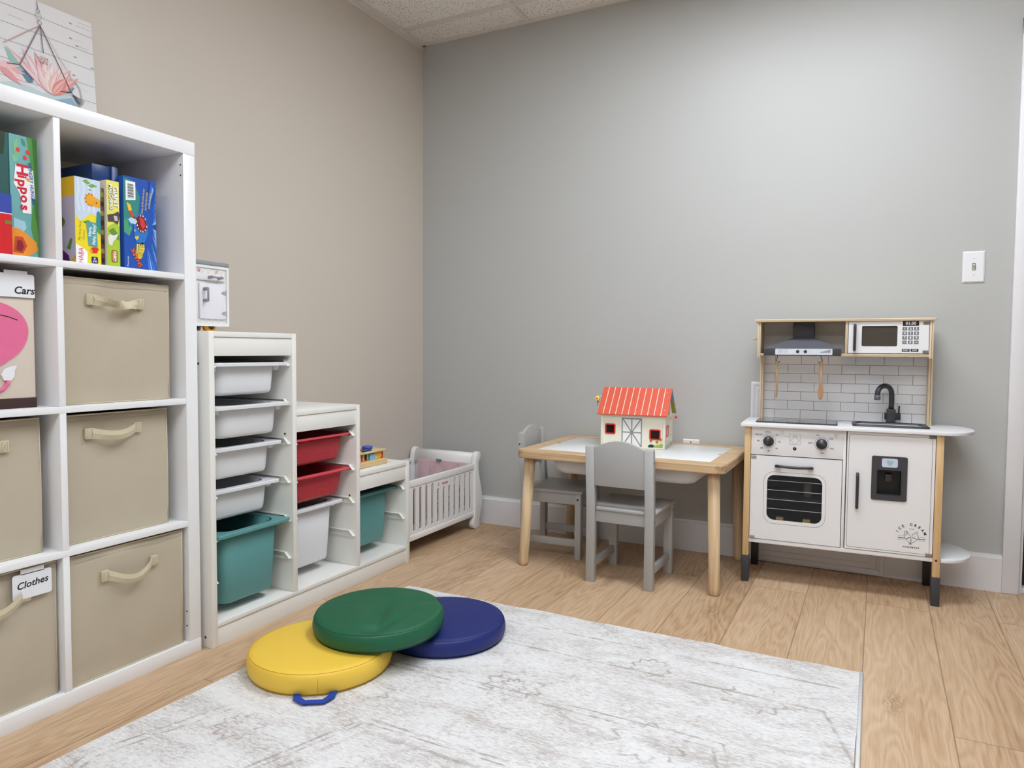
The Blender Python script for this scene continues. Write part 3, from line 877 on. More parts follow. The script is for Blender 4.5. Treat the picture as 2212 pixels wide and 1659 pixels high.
def art_fish(q, F, y0, y1, z0, z1):
    T = U(y0, y1, z0, z1); A = lambda e, rgb, pts: pl(q, F, e, P(rgb), T, pts)
    A(.0003, (246, 224, 44), [(0, 0), (1, 0), (1, 1), (0, 1)])
    A(.0006, (206, 222, 240), [(0, 1), (0, .56), (.2, .5), (.35, .53), (.6, .6), (1, .56), (1, 1)])
    for k in range(4):
        u = .12 + k * .2
        q.line([T(u, .98), T(u + .05, .86), T(u - .03, .76), T(u + .04, .62)], F, .0008, .0028, P((232, 240, 250)))
    for pts in ([(.3, .96), (.45, .99), (.62, .95), (.5, .93)], [(.5, .92), (.66, .9), (.9, .93), (.7, .95)], [(.5, .87), (.66, .865), (.6, .885)]):
        A(.0010, (120, 176, 90), pts)
    q.poly(circ(*T(.6, .76), .0125, 20, .0145), F, .0010, P((240, 172, 40)))
    A(.0012, (240, 172, 40), [(.6, .83), (.84, .79), (.99, .78), (.99, .68), (.82, .69), (.6, .69)])
    for k in range(7):
        a = 1.2 + k * .62
        uu, vv = T(.6, .76); q.poly(circ(uu + .0125 * math.cos(a), vv + .0145 * math.sin(a), .0026, 8), F, .0013, P((214, 120, 24)))
    q.poly(circ(*T(.84, .735), .0018, 8), F, .0014, BLACK)
    A(.0010, (52, 140, 150), [(.84, .62), (.92, .65), (1, .62), (1, .36), (.8, .42)])
    A(.0011, (84, 160, 60), [(.28, .49), (.5, .52), (.9, .46), (1, .38), (.8, .4), (.5, .47)])
    A(.0014, (88, 164, 172), [(.42, .5), (.82, .5), (.86, .22), (.5, .22)])
    c = P((250, 250, 250))
    u, v = T(.56, .39); q.text('Here,', .0075, u, v, F, .0018, c, rot=88, bold=.04)
    u, v = T(.72, .36); q.text('Fishy, Fishy!', .0075, u, v, F, .0018, c, rot=88, bold=.04)
    u, v = T(.17, .38); q.text('My Very First', .0062, u, v, F, .0014, P((60, 44, 30)), rot=86, shear=.2, bold=-.02)
    u, v = T(.31, .34); q.text('Games', .0062, u, v, F, .0014, P((60, 44, 30)), rot=86, shear=.2, bold=-.02)
    A(.0013, (250, 250, 252), [(0, 0), (.43, 0), (.46, .14), (.34, .18), (.2, .2), (0, .23)])
    u, v = T(.2, .1); q.text('HABA', .0125, u, v, F, .0018, P((214, 30, 52)), rot=88, bold=-.01, sx=.82)
    A(.0016, (226, 52, 44), [(.62, .205), (.66, .145), (.82, .145), (.9, .2), (.78, .215)])
    q.line([T(.62, .2), T(.55, .17), T(.6, .145), T(.68, .15)], F, .0017, .0012, P((226, 52, 44)))
    q.poly([T(*p) for p in rrect(.6, .86, .025, .1, .03, 3)], F, .0015, P((22, 48, 120)))
    u, v = T(.73, .063); q.text('2+', .0085, u, v, F, .0018, c, rot=88, bold=.03)
def side_fish(q, F, x0, x1, z0, z1):
    A = lambda e, rgb, pts: q.poly([(x1 - .14 * (1 - u), z0 + (z1 - z0) * v) for u, v in pts], F, e, P(rgb))
    A(.0003, (196, 186, 204), [(0, 0), (1, 0), (1, .78), (0, .78)]); A(.0003, (240, 190, 32), [(0, .78), (1, .78), (1, 1), (0, 1)])
    A(.0006, (52, 118, 120), [(.0, .6), (.55, .62), (.5, .86), (.0, .84)])
    q.text('Games', .009, x1 - .07, z0 + (z1 - z0) * .885, F, .0008, P((80, 56, 20)), rot=2, shear=.2)
    q.text('hy!', .013, x1 - .095, z0 + (z1 - z0) * .69, F, .0010, P((226, 240, 240)), rot=5, bold=.02)
    q.poly(circ(x1 - .07, z0 + (z1 - z0) * .49, .03, 18, .016), F, .0006, P((110, 128, 40)))
    A(.0006, (96, 140, 56), [(.45, .2), (.5, .38), (.55, .36), (.6, .18)]); A(.0006, (96, 140, 56), [(.75, .18), (.86, .3), (.92, .28), (.86, .16)])
    A(.0007, (90, 34, 96), [(0, 0), (0, .22), (.25, .27), (.4, .2), (.6, .18), (.8, .1), (.85, 0)]); A(.0008, (232, 166, 30), [(.82, 0), (1, 0), (1, .1), (.9, .05)])
gbox('board_game_box', 'yellow Here, Fishy, Fishy! game box, leftmost in the right compartment', .15, .380, -2.066, -2.001, Z0, 1.306, P((238, 206, 40)), art_fish, side=side_fish)

def art_match(q, F, y0, y1, z0, z1):
    T = U(y0, y1, z0, z1); A = lambda e, rgb, pts: pl(q, F, e, P(rgb), T, pts)
    A(.0003, (240, 232, 110), [(0, 0), (1, 0), (1, 1), (0, 1)])
    A(.0006, (176, 206, 60), [(0, 0), (1, 0), (1, .48), (.6, .52), (.2, .48), (0, .45)])
    A(.0008, (110, 150, 60), [(.1, .42), (.5, .46), (.95, .38), (.95, .32), (.4, .36)])
    c = P((252, 252, 250)); k = P((70, 64, 60))
    for dx, m, e in ((.0008, k, .0012), (0, c, .0016)):
        u, v = T(.68, .82); q.text('GIANT', .0125, u - dx, v - dx, F, e, m, rot=-88, bold=.05)
        u, v = T(.30, .81); q.text('MATCHING', .0085, u - dx, v - dx, F, e, m, rot=-88, bold=.05)
    A(.0010, (84, 72, 66), [(.02, .6), (.5, .62), (.9, .66), (1, .63), (.95, .56), (.85, .5), (.5, .53), (.05, .52)])
    A(.0012, (200, 196, 196), [(.5, .6), (.8, .6), (.86, .55), (.6, .54)])
    A(.0010, (236, 234, 230), [(.02, .34), (.2, .38), (.5, .37), (.9, .4), (.7, .34), (.45, .3), (.35, .25), (.1, .26)])
    q.poly(rrect(*[T(.28, 0)[0], T(.8, 0)[0], T(0, .06)[1], T(0, .2)[1]], .005, 3), F, .0010, P((132, 84, 40)))
    q.poly(rrect(*[T(.33, 0)[0], T(.75, 0)[0], T(0, .07)[1], T(0, .19)[1]], .004, 3), F, .0012, P((196, 140, 70)))
    u, v = T(.54, .13); q.text('FARM', .0075, u, v, F, .0016, c, rot=-90, bold=.04)
gbox('board_game_box', 'slim yellow and green GIANT MATCHING game box, second from left', .2, .381, -1.984, -1.9505, Z0, 1.314, P((226, 222, 214)), art_match)
gbox('board_game_box', 'brown printed game box edge wedged between the two yellow game boxes', .2, .372, -1.9995, -1.9855, Z0, 1.292, P((88, 72, 52)),
     lambda q, F, y0, y1, z0, z1: [q.poly([(y0 + .001, z0 + .01 + k * .024), (y1 - .001, z0 + .01 + k * .024), (y1 - .001, z0 + .022 + k * .024), (y0 + .001, z0 + .022 + k * .024)], F, .0004, P((150, 140, 60) if k % 2 else (44, 32, 26))) for k in range(8)])
gbox('board_game_box', 'tall plain navy blue game box standing behind the matching game', .15, .352, -1.9495, -1.9325, Z0, 1.358, P((36, 66, 122)),
     None)
q = MB(); q.box(.15, .346, -1.9990, -1.9500, 1.3150, 1.357, P((34, 62, 116)), .001)
def art_shark(q, F, y0, y1, z0, z1):
    T = U(y0, y1, z0, z1); A = lambda e, rgb, pts: pl(q, F, e, P(rgb), T, pts)
    A(.0003, (34, 84, 178), [(0, 0), (1, 0), (1, 1), (0, 1)])
    A(.0005, (52, 140, 132), [(0, .98), (0, .4), (.2, .45), (.45, .6), (.5, .8), (.3, .96)])
    A(.0006, (78, 164, 120), [(0, .4), (.15, .36), (.25, .45), (.1, .55), (0, .52)])
    random.seed(5)
    for k in range(26):
        a = -1.35 + 2.6 * k / 25; a0 = math.pi * .0 + a
        r0, r1 = .33 + .08 * random.random(), .75 + .25 * random.random()
        cu, cv = .62, .5
        def Q(r, ang): return (min(1, max(0, cu + r * math.cos(ang) * .75)), min(1, max(0, cv + r * math.sin(ang) * .62)))
        A(.0007 + k * 1e-5, random.choice([(70, 130, 220), (130, 180, 240), (24, 60, 150), (46, 110, 205)]), [Q(r0, a0), Q(r1, a0 - .04), Q(r1, a0 + .05)])
    # shark head, mouth open upwards
    A(.0012, (46, 120, 200), [(.28, .52), (.16, .46), (.12, .54), (.22, .56), (.36, .58), (.5, .62), (.66, .58), (.74, .5), (.72, .4), (.6, .3), (.5, .27), (.36, .3), (.3, .38)])
    A(.0013, (190, 222, 240), [(.12, .54), (.2, .5), (.36, .5), (.4, .55), (.22, .565)])
    A(.0014, (120, 26, 34), [(.36, .56), (.5, .615), (.66, .57), (.72, .48), (.62, .42), (.46, .42), (.38, .46)])
    A(.0015, (216, 60, 60), [(.46, .585), (.6, .57), (.66, .5), (.56, .45), (.5, .5)])
    for (u, v) in ((.38, .53), (.4, .49), (.43, .455), (.5, .435), (.57, .432), (.64, .45), (.69, .49), (.5, .6), (.58, .6), (.65, .57)):
        A(.0017, (250, 250, 250), [(u - .02, v - .008), (u + .02, v - .008), (u, v + .016)])
    q.poly(circ(*T(.32, .43), .0026, 10), F, .0017, P((245, 245, 245))); q.poly(circ(*T(.325, .43), .0014, 8), F, .0019, BLACK)
    A(.0016, (226, 206, 70), [(.3, .36), (.44, .38), (.42, .34), (.36, .33)])
    # small fish
    A(.0012, (226, 70, 40), [(.1, .7), (.2, .66), (.34, .56), (.3, .55), (.18, .6), (.12, .65)]); A(.0013, (242, 200, 60), [(.08, .72), (.2, .7), (.24, .64), (.14, .63)])
    # barcode
    A(.0012, (246, 246, 246), [(.06, .95), (.36, .95), (.36, .76), (.06, .74)])
    for k in range(15):
        v = .77 + k * .0102
        A(.0015, (30, 30, 34), [(.12, v), (.3, v), (.3, v + (.006 if k % 3 else .003)), (.12, v + (.006 if k % 3 else .003))])
    c = P((238, 224, 90))
    for (uu, vv, tx) in ((.58, .76, 'If lucky, the fish will be on your'), (.69, .77, 'line! If the shark jumps,'), (.8, .78, "you'll be his dinner!")):
        u, v = T(uu, vv); q.text(tx, .0062, u, v, F, .0016, c, rot=84, bold=.0, shear=.1, sx=.62)
    A(.0012, (244, 220, 80), [(.34, .14), (.5, .13), (.62, .24), (.6, .31), (.38, .3)])
    u, v = T(.36, .14); q.text('SHARK', .0125, u + .001, v, F, .0014, P((150, 20, 20)), rot=118, bold=.06, sx=.95); q.text('SHARK', .0125, u, v, F, .0018, P((240, 110, 40)), rot=118, bold=.02, sx=.95)
    u, v = T(.5, .22); q.text('BITE', .0135, u, v, F, .0018, P((226, 200, 50)), rot=80, bold=.05); q.text('BITE', .0135, u - .0005, v, F, .0016, P((30, 50, 120)), rot=80, bold=.09)
    u, v = T(.1, .09); q.text('Pressman', .005, u, v, F, .0014, P((240, 240, 250)), rot=90)
gbox('board_game_box', 'blue SHARK BITE game box with barcode, rightmost in the right compartment', .17, .372, -1.932, -1.838, Z0, 1.338, P((36, 84, 168)), art_shark)
bmesh_tmp = q
tag(recenter(q.build('board_game_box')), 'navy blue game box lying flat on top of the yellow matching game', 'board game', 'board games in the top compartments')
q = MB(); q.box(.06, .165, -1.86, -1.79, Z0, 1.372, P((26, 26, 30)), .001)
tag(recenter(q.build('board_game_box')), 'black game box peeking out behind the blue shark game', 'board game', 'board games in the top compartments')

# ================================================================= CANVAS PICTURE
cv_ = thing('canvas_print', 'flower and hanging terrarium canvas print on white boards leaning on top of the shelf', 'wall art', (.05, -1.99, 1.4642))
q = MB()
cy0, cy1, ch = -2.185, -1.797, .385
tilt = math.atan2(.028, ch)
def CF(u, v, e=0):   # v measured up the canvas
    return Vector((.066 - math.sin(tilt) * v + math.cos(tilt) * e, u, 1.4645 + math.cos(tilt) * v + math.sin(tilt) * e))
q.prism([(cy0, 0), (cy1, 0), (cy1, ch), (cy0, ch)], CF, -.018, 0, CANV)
q.build('canvas', cv_)
q = MB()
A = lambda e, rgb, pts: q.poly(pts, CF, e, P(rgb, .8))
GL = (150, 138, 134)
for v in (.050, .098, .146, .194, .244, .292, .341):
    q.line([(cy0, v + .001), (cy0 + .12, v - .0005), (cy0 + .25, v + .001), (cy1, v)], CF, .0004, .0012, P(GL, .8))
random.seed(11)
for k in range(22):
    u = cy0 + random.random() * (cy1 - cy0 - .04); v = random.random() * ch * .97
    q.line([(u, v), (u + .01, v + .001), (u + .03 + random.random() * .02, v)], CF, .0003, .0006 + random.random() * .0025, P((206, 200, 200), .8))
for (u, v) in ((-1.86, .36), (-1.862, .316), (-1.845, .3), (-1.852, .265), (-1.802, .25), (-1.86, .21), (-2.045, .355)):
    q.poly(circ(u, v, .005, 10, .0022), CF, .0005, P((160, 148, 148), .8))
# foliage
A(.0006, (196, 212, 214), [(-2.12, .10), (-2.02, .14), (-1.95, .13), (-1.90, .15), (-1.85, .135), (-1.84, .09), (-1.88, .05), (-1.98, .03), (-2.1, .05)])
A(.0008, (120, 158, 186), [(-1.93, .15), (-1.895, .175), (-1.86, .172), (-1.87, .155), (-1.9, .145)])
A(.0008, (150, 196, 186), [(-2.045, .225), (-2.03, .18), (-2.0, .16), (-1.99, .165), (-2.005, .2)])
A(.0009, (104, 136, 160), [(-2.01, .17), (-1.985, .18), (-1.975, .15), (-1.99, .145)])
A(.0007, (150, 178, 200), [(-1.92, .12), (-1.87, .14), (-1.855, .12), (-1.88, .1)])
# big protea flower: overlapping petals
def petal(cu, cv, ln, wd, ang, rgb, e):
    n = 10; L = []; R_ = []
    for k in range(n + 1):
        s = k / n; w = wd * math.sin(PI * s ** .8) * (1 - .15 * s)
        L.append((s * ln, w)); R_.append((s * ln, -w))
    pts = L + R_[::-1][1:-1]
    ca, sa = math.cos(ang), math.sin(ang)
    q.poly([(cu + x * ca - y * sa, cv + x * sa + y * ca) for x, y in pts], CF, e, P(rgb, .8))
for k, (ang, ln, wd, rgb) in enumerate(((2.45, .15, .009, (226, 170, 176)), (2.2, .13, .010, (236, 190, 192)), (1.95, .115, .012, (222, 128, 132)), (1.75, .1, .013, (240, 200, 198)),
                                        (.75, .105, .010, (226, 140, 130)), (1.0, .105, .012, (236, 168, 164)), (1.25, .1, .012, (240, 196, 192)), (1.5, .095, .014, (244, 212, 206)),
                                        (2.05, .085, .013, (238, 184, 186)), (1.7, .07, .013, (244, 214, 208)), (1.35, .075, .013, (236, 180, 170)), (.95, .075, .011, (224, 116, 104)))):
    petal(-1.925, .132, ln, wd * 1.45, ang, tuple(int(c * .75 + 58) for c in rgb), .0010 + k * .0002)
    petal(-1.925, .132, ln * .93, wd * .75, ang + .02, tuple(int(c * .5 + 124) for c in rgb), .0011 + k * .0002)
    petal(-1.925, .132, ln * .9, wd * .10, ang - .03, (206, 130, 134), .00115 + k * .0002)
q.poly(circ(-1.945, .222, .014, 16, .010), CF, .0026, P((214, 190, 186), .8))
random.seed(4)
for k in range(26):
    q.poly(circ(-1.945 + random.uniform(-.014, .014), .222 + random.uniform(-.01, .01), .0011, 6), CF, .0029, P((140, 104, 108), .8))
for k, (ang, ln) in enumerate(((.3, .07), (.0, .08), (-.25, .07), (.6, .06))):
    petal(-2.065, .17, ln, .010, ang - .35, [(236, 176, 180), (242, 204, 204), (230, 158, 162), (240, 196, 196)][k], .0012 + k * .0002)
# chain and brass wires
for (u, v, r, w, c) in ((-1.951, .357, .0045, .0012, (96, 92, 92)), (-1.951, .342, .008, .0013, (176, 158, 158)), (-1.949, .325, .0055, .0013, (120, 110, 116))):
    q.line(circ(u, v, r, 18), CF, .003, w, P(c, .8), True)
q.line([(-1.953, .383), (-1.951, .362)], CF, .003, .0016, P((80, 78, 80), .8))
AP = (-1.948, .318)
for (u, v, w, c) in ((-2.047, .233, .0024, (196, 156, 150)), (-2.009, .187, .0028, (134, 112, 128)), (-1.944, .243, .0022, (104, 88, 100)), (-1.872, .155, .0024, (92, 82, 92)), (-1.862, .19, .0016, (206, 194, 188))):
    q.line([AP, (u, v)], CF, .0032, w, P(c, .8))
q.line([(-2.042, .180), (-2.009, .187), (-1.975, .157)], CF, .0033, .0024, P((96, 84, 104), .8))
q.line([(-1.905, .148), (-1.872, .155), (-1.85, .13)], CF, .0033, .0024, P((74, 74, 84), .8))
for k in range(6):
    a = -1.1 + k * .16
    q.line([(-1.868, .15), (-1.868 + .035 * math.cos(a), .15 + .035 * math.sin(a))], CF, .0031, .0018, P((92, 98, 112), .8))
q.line([(-1.858, .19), (-1.846, .175), (-1.842, .15), (-1.846, .13)], CF, .0031, .0035, P((178, 184, 188), .8))
q.build('painted_picture', cv_, recalc=False)

# ================================================================= STEPPED STORAGE FRAME
TX = .443
f = thing('stepped_storage_frame', 'white stepped toy storage frame with three columns of rails for bins', 'storage unit', (.223, -1.236, 0))
PN = [(-1.7275, -1.7085, .933, 0), (-1.4005, -1.382, .933, .0715), (-1.0765, -1.058, .677, .0715), (-.7635, -.745, .423, 0)]
for k, (y0, y1, h, z0) in enumerate(PN):
    q = MB(); q.box(.003, TX, y0, y1, z0, h, WHITEF, .0012)
    if k == 0:
        for z in (.838,): q.prism(circ(TX - .045, z, .004, 12), FY(y0), 0, .0006, HOLE)
        q.prism(circ(TX - .03, .03, .004, 12), FY(y0), 0, .0006, HOLE)
    if k in (1, 2):
        q.prism(circ(TX - .035, .60 if k == 1 else .335, .0042, 12), FY(y0), 0, .0006, HOLE)
    q.build('upright_panel', f)
cols = [(-1.7085, -1.4005, .933), (-1.382, -1.0765, .677), (-1.058, -.7635, .423)]
for y0, y1, h in cols:
    q = MB(); q.box(.003, TX - .0005, y0, y1, h - .0165, h - .0006, WHITEF, .001); q.build('top_board', f)
    q = MB(); q.box(TX - .022, TX - .004, y0, y1, h - .0725, h - .0170, WHITEF, .001); q.build('front_rail', f)
    q = MB(); q.box(.004, .008, y0, y1, .0715, h - .017, WHITEF); q.build('back_panel', f)
q = MB(); q.box(.003, TX - .0005, -1.7085, -.7635, .058, .0712, WHITEF, .001); q.build('base_board', f)
q = MB(); q.box(TX - .022, TX - .004, -1.7085, -.7635, 0, .0578, WHITEF, .0008); q.build('plinth', f)
def rail(y, s, z):    # s=-1: fixed to the panel on the right, pointing left
    q = MB(); w = .013
    ya, yb = (y - w, y) if s < 0 else (y, y + w)
    q.box(.03, .4135, ya, yb, z - .0022, z, RAILM); q.box(.03, .4300, ya, yb, z - .0215, z - .0195, RAILM)
    q.box(.03, .425, *((y - .0022, y) if s < 0 else (y, y + .0022)), z - .02, z - .001, RAILM)
    q.prism([(.4120, z), (.4140, z), (.4345, z - .0205), (.4300, z - .0215), (.4300, z - .0195)], lambda u, v, e=0: Vector((u, ya + e, v)), 0, w, RAILM)
    q.build('slide_rail', f)
for ci, zs in ((0, (.8475, .718, .589, .460, .331, .206)), (1, (.583, .454, .331, .206)), (2, (.328, .206))):
    y0, y1, h = cols[ci]
    for z in zs:
        rail(y1, -1, z); rail(y0, 1, z)

def bin_(label, xf, ci, zt, depth, m, group, mm=None, tiltx=0, contents=None, name='storage_bin', hw=.1475):
    y0, y1, h = cols[ci] if isinstance(ci, int) else ci
    yc = (y0 + y1) / 2
    t = thing(name, label, 'storage bin', (xf - .2, yc, zt - depth), 0, group)
    xb = xf - .405
    bt, bb = hw - .031, hw - .034
    if depth > .15: bt, bb = hw - .034, hw - .045
    if mm is not None: bt, bb = hw - .013, hw - .026
    def loop(ins_x, hwy, r, z, extra=0): return [Vector((u, v, z)) for u, v in rrect(xb + ins_x, xf - ins_x, yc - hwy, yc + hwy, r, 6)]
    q = MB()
    zb = zt - depth
    k = .012 if depth < .15 else .02
    loops = [loop(.045, bb - .014, .022, zb), loop(.035, bb - .004, .028, zb + .003), loop(.031, bb, .03, zb + .012), loop(.021, bt, .032, zt - .004),
             loop(.024, bt - .003, .030, zt - .002), loop(.034, bb - .003, .028, zb + .014), loop(.045, bb - .014, .022, zb + .005)]
    q.loft(loops, mm or m, True, True, True); q.build('tub', t, recalc=False)
    q = MB()
    o = rrect(xb, xf, yc - hw, yc + hw, .016, 6); i_ = rrect(xb + .024, xf - .024, yc - bt + .002, yc + bt - .002, .05, 6)
    o2 = rrect(xb + .002, xf - .002, yc - hw + .002, yc + hw - .002, .014, 6)
    th = .0105 if mm is None else .0065
    if mm is not None: i_ = rrect(xb + .013, xf - .013, yc - bt + .002, yc + bt - .002, .03, 6)
    L = [[Vector((u, v, z)) for u, v in pp] for pp, z in ((i_, zt - th), (o, zt - th), (o, zt - .002), (o2, zt), (i_, zt), (i_, zt - th))]
    q.loft(L, m, False, False, False)
    q.build('rim', t)
    if mm is None:
        for sg, xx in ((1, xf - .075), (1, xb + .035), (-1, xf - .075), (-1, xb + .035)):
                q = MB(); q.prism([(yc + sg * (bt - .004), zt - th), (yc + sg * (hw - .008), zt - th), (yc + sg * (hw - .014), zt - th - .013), (yc + sg * (hw - .02), zt - th - .016), (yc + sg * (bt - .004), zt - th - .016)],
                        FX(xx), 0, .04, m); q.build('stacking_lug', t)
    return t, yc
G1 = 'white shallow bins in the tall column'
for k, (xf, zt, lb) in enumerate(((.436, .8395, 'shallow white plastic bin, topmost in the tall column'), (.444, .710, 'shallow white plastic bin, second from top in the tall column'),
                                  (.409, .581, 'shallow white plastic bin, third from top in the tall column'), (.398, .452, 'shallow white plastic bin, fourth from top, right above the teal bin'))):
    bin_(lb, xf, 0, zt, .1005, PLASTW, G1)
bin_('large deep teal plastic bin at the bottom of the tall column', .443, 0, .3265, .228, TEAL, 'deep bins')
bin_('deep white plastic bin below the two red bins', .388, 1, .3225, .218, PLASTW, 'deep bins')
bin_('deep teal plastic bin in the lowest step of the storage frame', .402, 2, .3205, .215, TEAL, 'deep bins')
for k, (zt, lb) in enumerate(((.575, 'upper red perforated mesh bin in the middle column'), (.4455, 'lower red perforated mesh bin in the middle column'))):
    bin_(lb, .424, 1, zt, .098, RED, 'red mesh bins', REDMESH)
# things inside bins
q = MB(); q.box(.377, .3895, -1.335, -1.135, .486, .500, P((226, 190, 176)), .002)
tag(recenter(q.build('toy_rail_strip')), 'long pale strip seen through the upper red mesh bin', 'toy')
q = MB(); q.box(.378, .387, -1.335, -1.165, .3535, .400, P((226, 184, 132)), .002)
for k in range(3): q.box(.387, .3875, -1.333, -1.167, .363 + k * .011, .3640 + k * .011, P((170, 120, 80)))
tag(recenter(q.build('toy_board_strips')), 'pale wooden boards seen through the lower red mesh bin', 'toy')
q = MB(); q.box(.20, .35, -1.65, -1.53, .13, .285, P((50, 62, 90)), .01)
tag(recenter(q.build('toy_case')), 'dark blue grey case lying inside the large teal bin', 'toy')

# ================================================================= TOY FRIDGE ON THE TALL STEP
t = thing('toy_fridge', 'small white toy fridge cabinet with grey handles standing on the tall step', 'toy', (.2, -1.6, .9332))
fx = .25
q = MB(); q.box(.14, fx, -1.715, -1.489, .9535, 1.146, P((240, 238, 236)), .003)
q.ring(rrect(-1.715, -1.489, .9535, 1.146, .003, 2), rrect(-1.705, -1.497, .963, 1.138, .002, 2), FX(fx), 0, .004, P((242, 241, 240)))
lat = P((202, 190, 190))
for k in range(9):
    u = -1.70 + k * .0245
    for (za, zb) in ((1.112, 1.136), (.965, .982)):
        q.line([(u, za), (min(u + .0245, -1.498), zb)], FX(fx), .0006, .0007, lat); q.line([(u, zb), (min(u + .0245, -1.498), za)], FX(fx), .0006, .0007, lat)
for cu, c in ((-1.602, (214, 50, 110)), (-1.534, (240, 120, 50)), (-1.67, (240, 120, 50))):
    for j in range(4):
        a = j * PI / 2 + .4; q.poly([(cu, 1.128), (cu + .0065 * math.cos(a), 1.128 + .0065 * math.sin(a)), (cu + .005 * math.cos(a + .7), 1.128 + .005 * math.sin(a + .7))], FX(fx), .001, P(c))
q.build('cabinet_body', t)
q = MB(); q.box(.138, fx + .006, -1.716, -1.487, 1.146, 1.160, P((150, 154, 160)), .004); q.build('top_slab', t, bevel=0)
q = MB(); q.box(fx, fx + .006, -1.708, -1.505, 1.098, 1.119, P((236, 234, 238)), .002)
q.build('freezer_drawer', t)
q = MB(); q.tube([Vector((fx + .02, -1.572, 1.109)), Vector((fx + .02, -1.525, 1.108))], .0028, P((140, 144, 150)), 10)
for y in (-1.568, -1.532): q.cyl((fx + .005, y, 1.1085), (fx + .023, y, 1.1085), .0048, P((140, 144, 150)), 12)
q.build('drawer_handle', t)
q = MB(); q.box(fx, fx + .007, -1.604, -1.503, .976, 1.090, P((238, 236, 242)), .003); d_ = q.build('door', t)
q = MB(); q.tube([Vector((fx + .022, -1.585, 1.072)), Vector((fx + .022, -1.585, 1.032))], .003, P((140, 144, 150)), 10)
for z in (1.070, 1.034): q.cyl((fx + .006, -1.588, z), (fx + .024, -1.588, z), .0052, P((140, 144, 150)), 12)
q.build('handle', d_)
for z in (1.062, .996):
    q = MB(); q.prism([(-1.503, z - .007), (-1.503, z + .007), (-1.515, z + .005), (-1.522, z), (-1.515, z - .005)], FX(fx + .007), 0, .002, P((168, 170, 176))); q.build('hinge', d_)
q = MB(); q.box(fx, fx + .006, -1.708, -1.612, .976, 1.090, P((238, 236, 242)), .003); q.build('door', t)
for y in (-1.553, -1.66):
    for x in (.235, .165):
        q = MB(); q.cyl((x - .008, y, .9532 - .0001), (x + .008, y, .9532 - .0001), .0195, ORANGE, 24); w_ = q.build('wheel', t)
        q = MB(); q.cyl((x + .0079, y + .002, .9535), (x + .0092, y + .002, .9535), .011, P((40, 44, 48)), 16); q.build('wheel_hub', w_)

# ================================================================= SHAPE SORTER TOY ON THE LOW STEP
t = thing('shape_sorter_toy', 'wooden shape sorting bench with printed sides on the lowest step', 'toy', (.33, -.94, .423))
BL = WOOD('toy_light_wood', (232, 208, 160), (208, 178, 124), 'y', 50)
q = MB(); q.box(.24, .400, -1.05, -.836, .4232, .4452, BL, .002); q.build('base', t)
q = MB(); q.box(.26, .385, -1.04, -.845, .4452, .474, BL, .001); q.build('body', t)
q = MB(); Fq = FX(.3852)
for y0, y1, c in ((-1.04, -.984, (236, 236, 226)), (-.984, -.972, (216, 40, 36)), (-.972, -.962, (160, 196, 90)), (-.962, -.946, (44, 36, 26)), (-.946, -.937, (150, 190, 100)),
                  (-.937, -.929, (30, 90, 170)), (-.929, -.893, (150, 200, 232)), (-.893, -.854, (234, 180, 50)), (-.854, -.845, (196, 32, 26))):
    q.poly([(y0, .4455), (y1, .4455), (y1, .4738), (y0, .4738)], Fq, 0, P(c))
q.poly([(-.929, .468), (-.862, .471), (-.862, .4738), (-.929, .4738)], Fq, .0004, P((24, 84, 150)))
q.poly([(-.893, .4455), (-.885, .452), (-.89, .46), (-.893, .462)], Fq, .0004, P((200, 220, 200)))
q.poly([(-.854, .4455), (-.866, .4455), (-.857, .452)], Fq, .0004, P((196, 32, 26)))
q.poly([(-.966, .4455), (-.942, .4455), (-.945, .453), (-.953, .448), (-.96, .454)], Fq, .0004, P((214, 60, 40)))
q.build('printed_panel', t, recalc=False)
q = MB(); q.box(.25, .397, -1.05, -.836, .474, .4835, BL, .004); q.build('top_board', t)
def peg(name, mb, lb): tag(recenter(mb.build(name)), lb, 'toy block', 'shape sorter blocks')
q = MB(); q.cyl((.34, -.888, .4836), (.34, -.888, .4945), .021, P((30, 88, 196)), 28); peg('shape_block', q, 'round blue block on the wooden shape sorter')
q = MB(); q.box(.355, .392, -.985, -.925, .4836, .4885, P((34, 36, 110)), .001); peg('shape_block', q, 'flat dark navy block on the front of the wooden shape sorter')
q = MB(); q.box(.29, .33, -.99, -.925, .4836, .4985, P((214, 64, 60)), .001); peg('shape_block', q, 'red block at the back left of the wooden shape sorter')
q = MB(); q.box(.360, .394, -1.03, -.989, .4836, .490, P((244, 218, 90)), .001); peg('shape_block', q, 'yellow block at the left end of the wooden shape sorter')

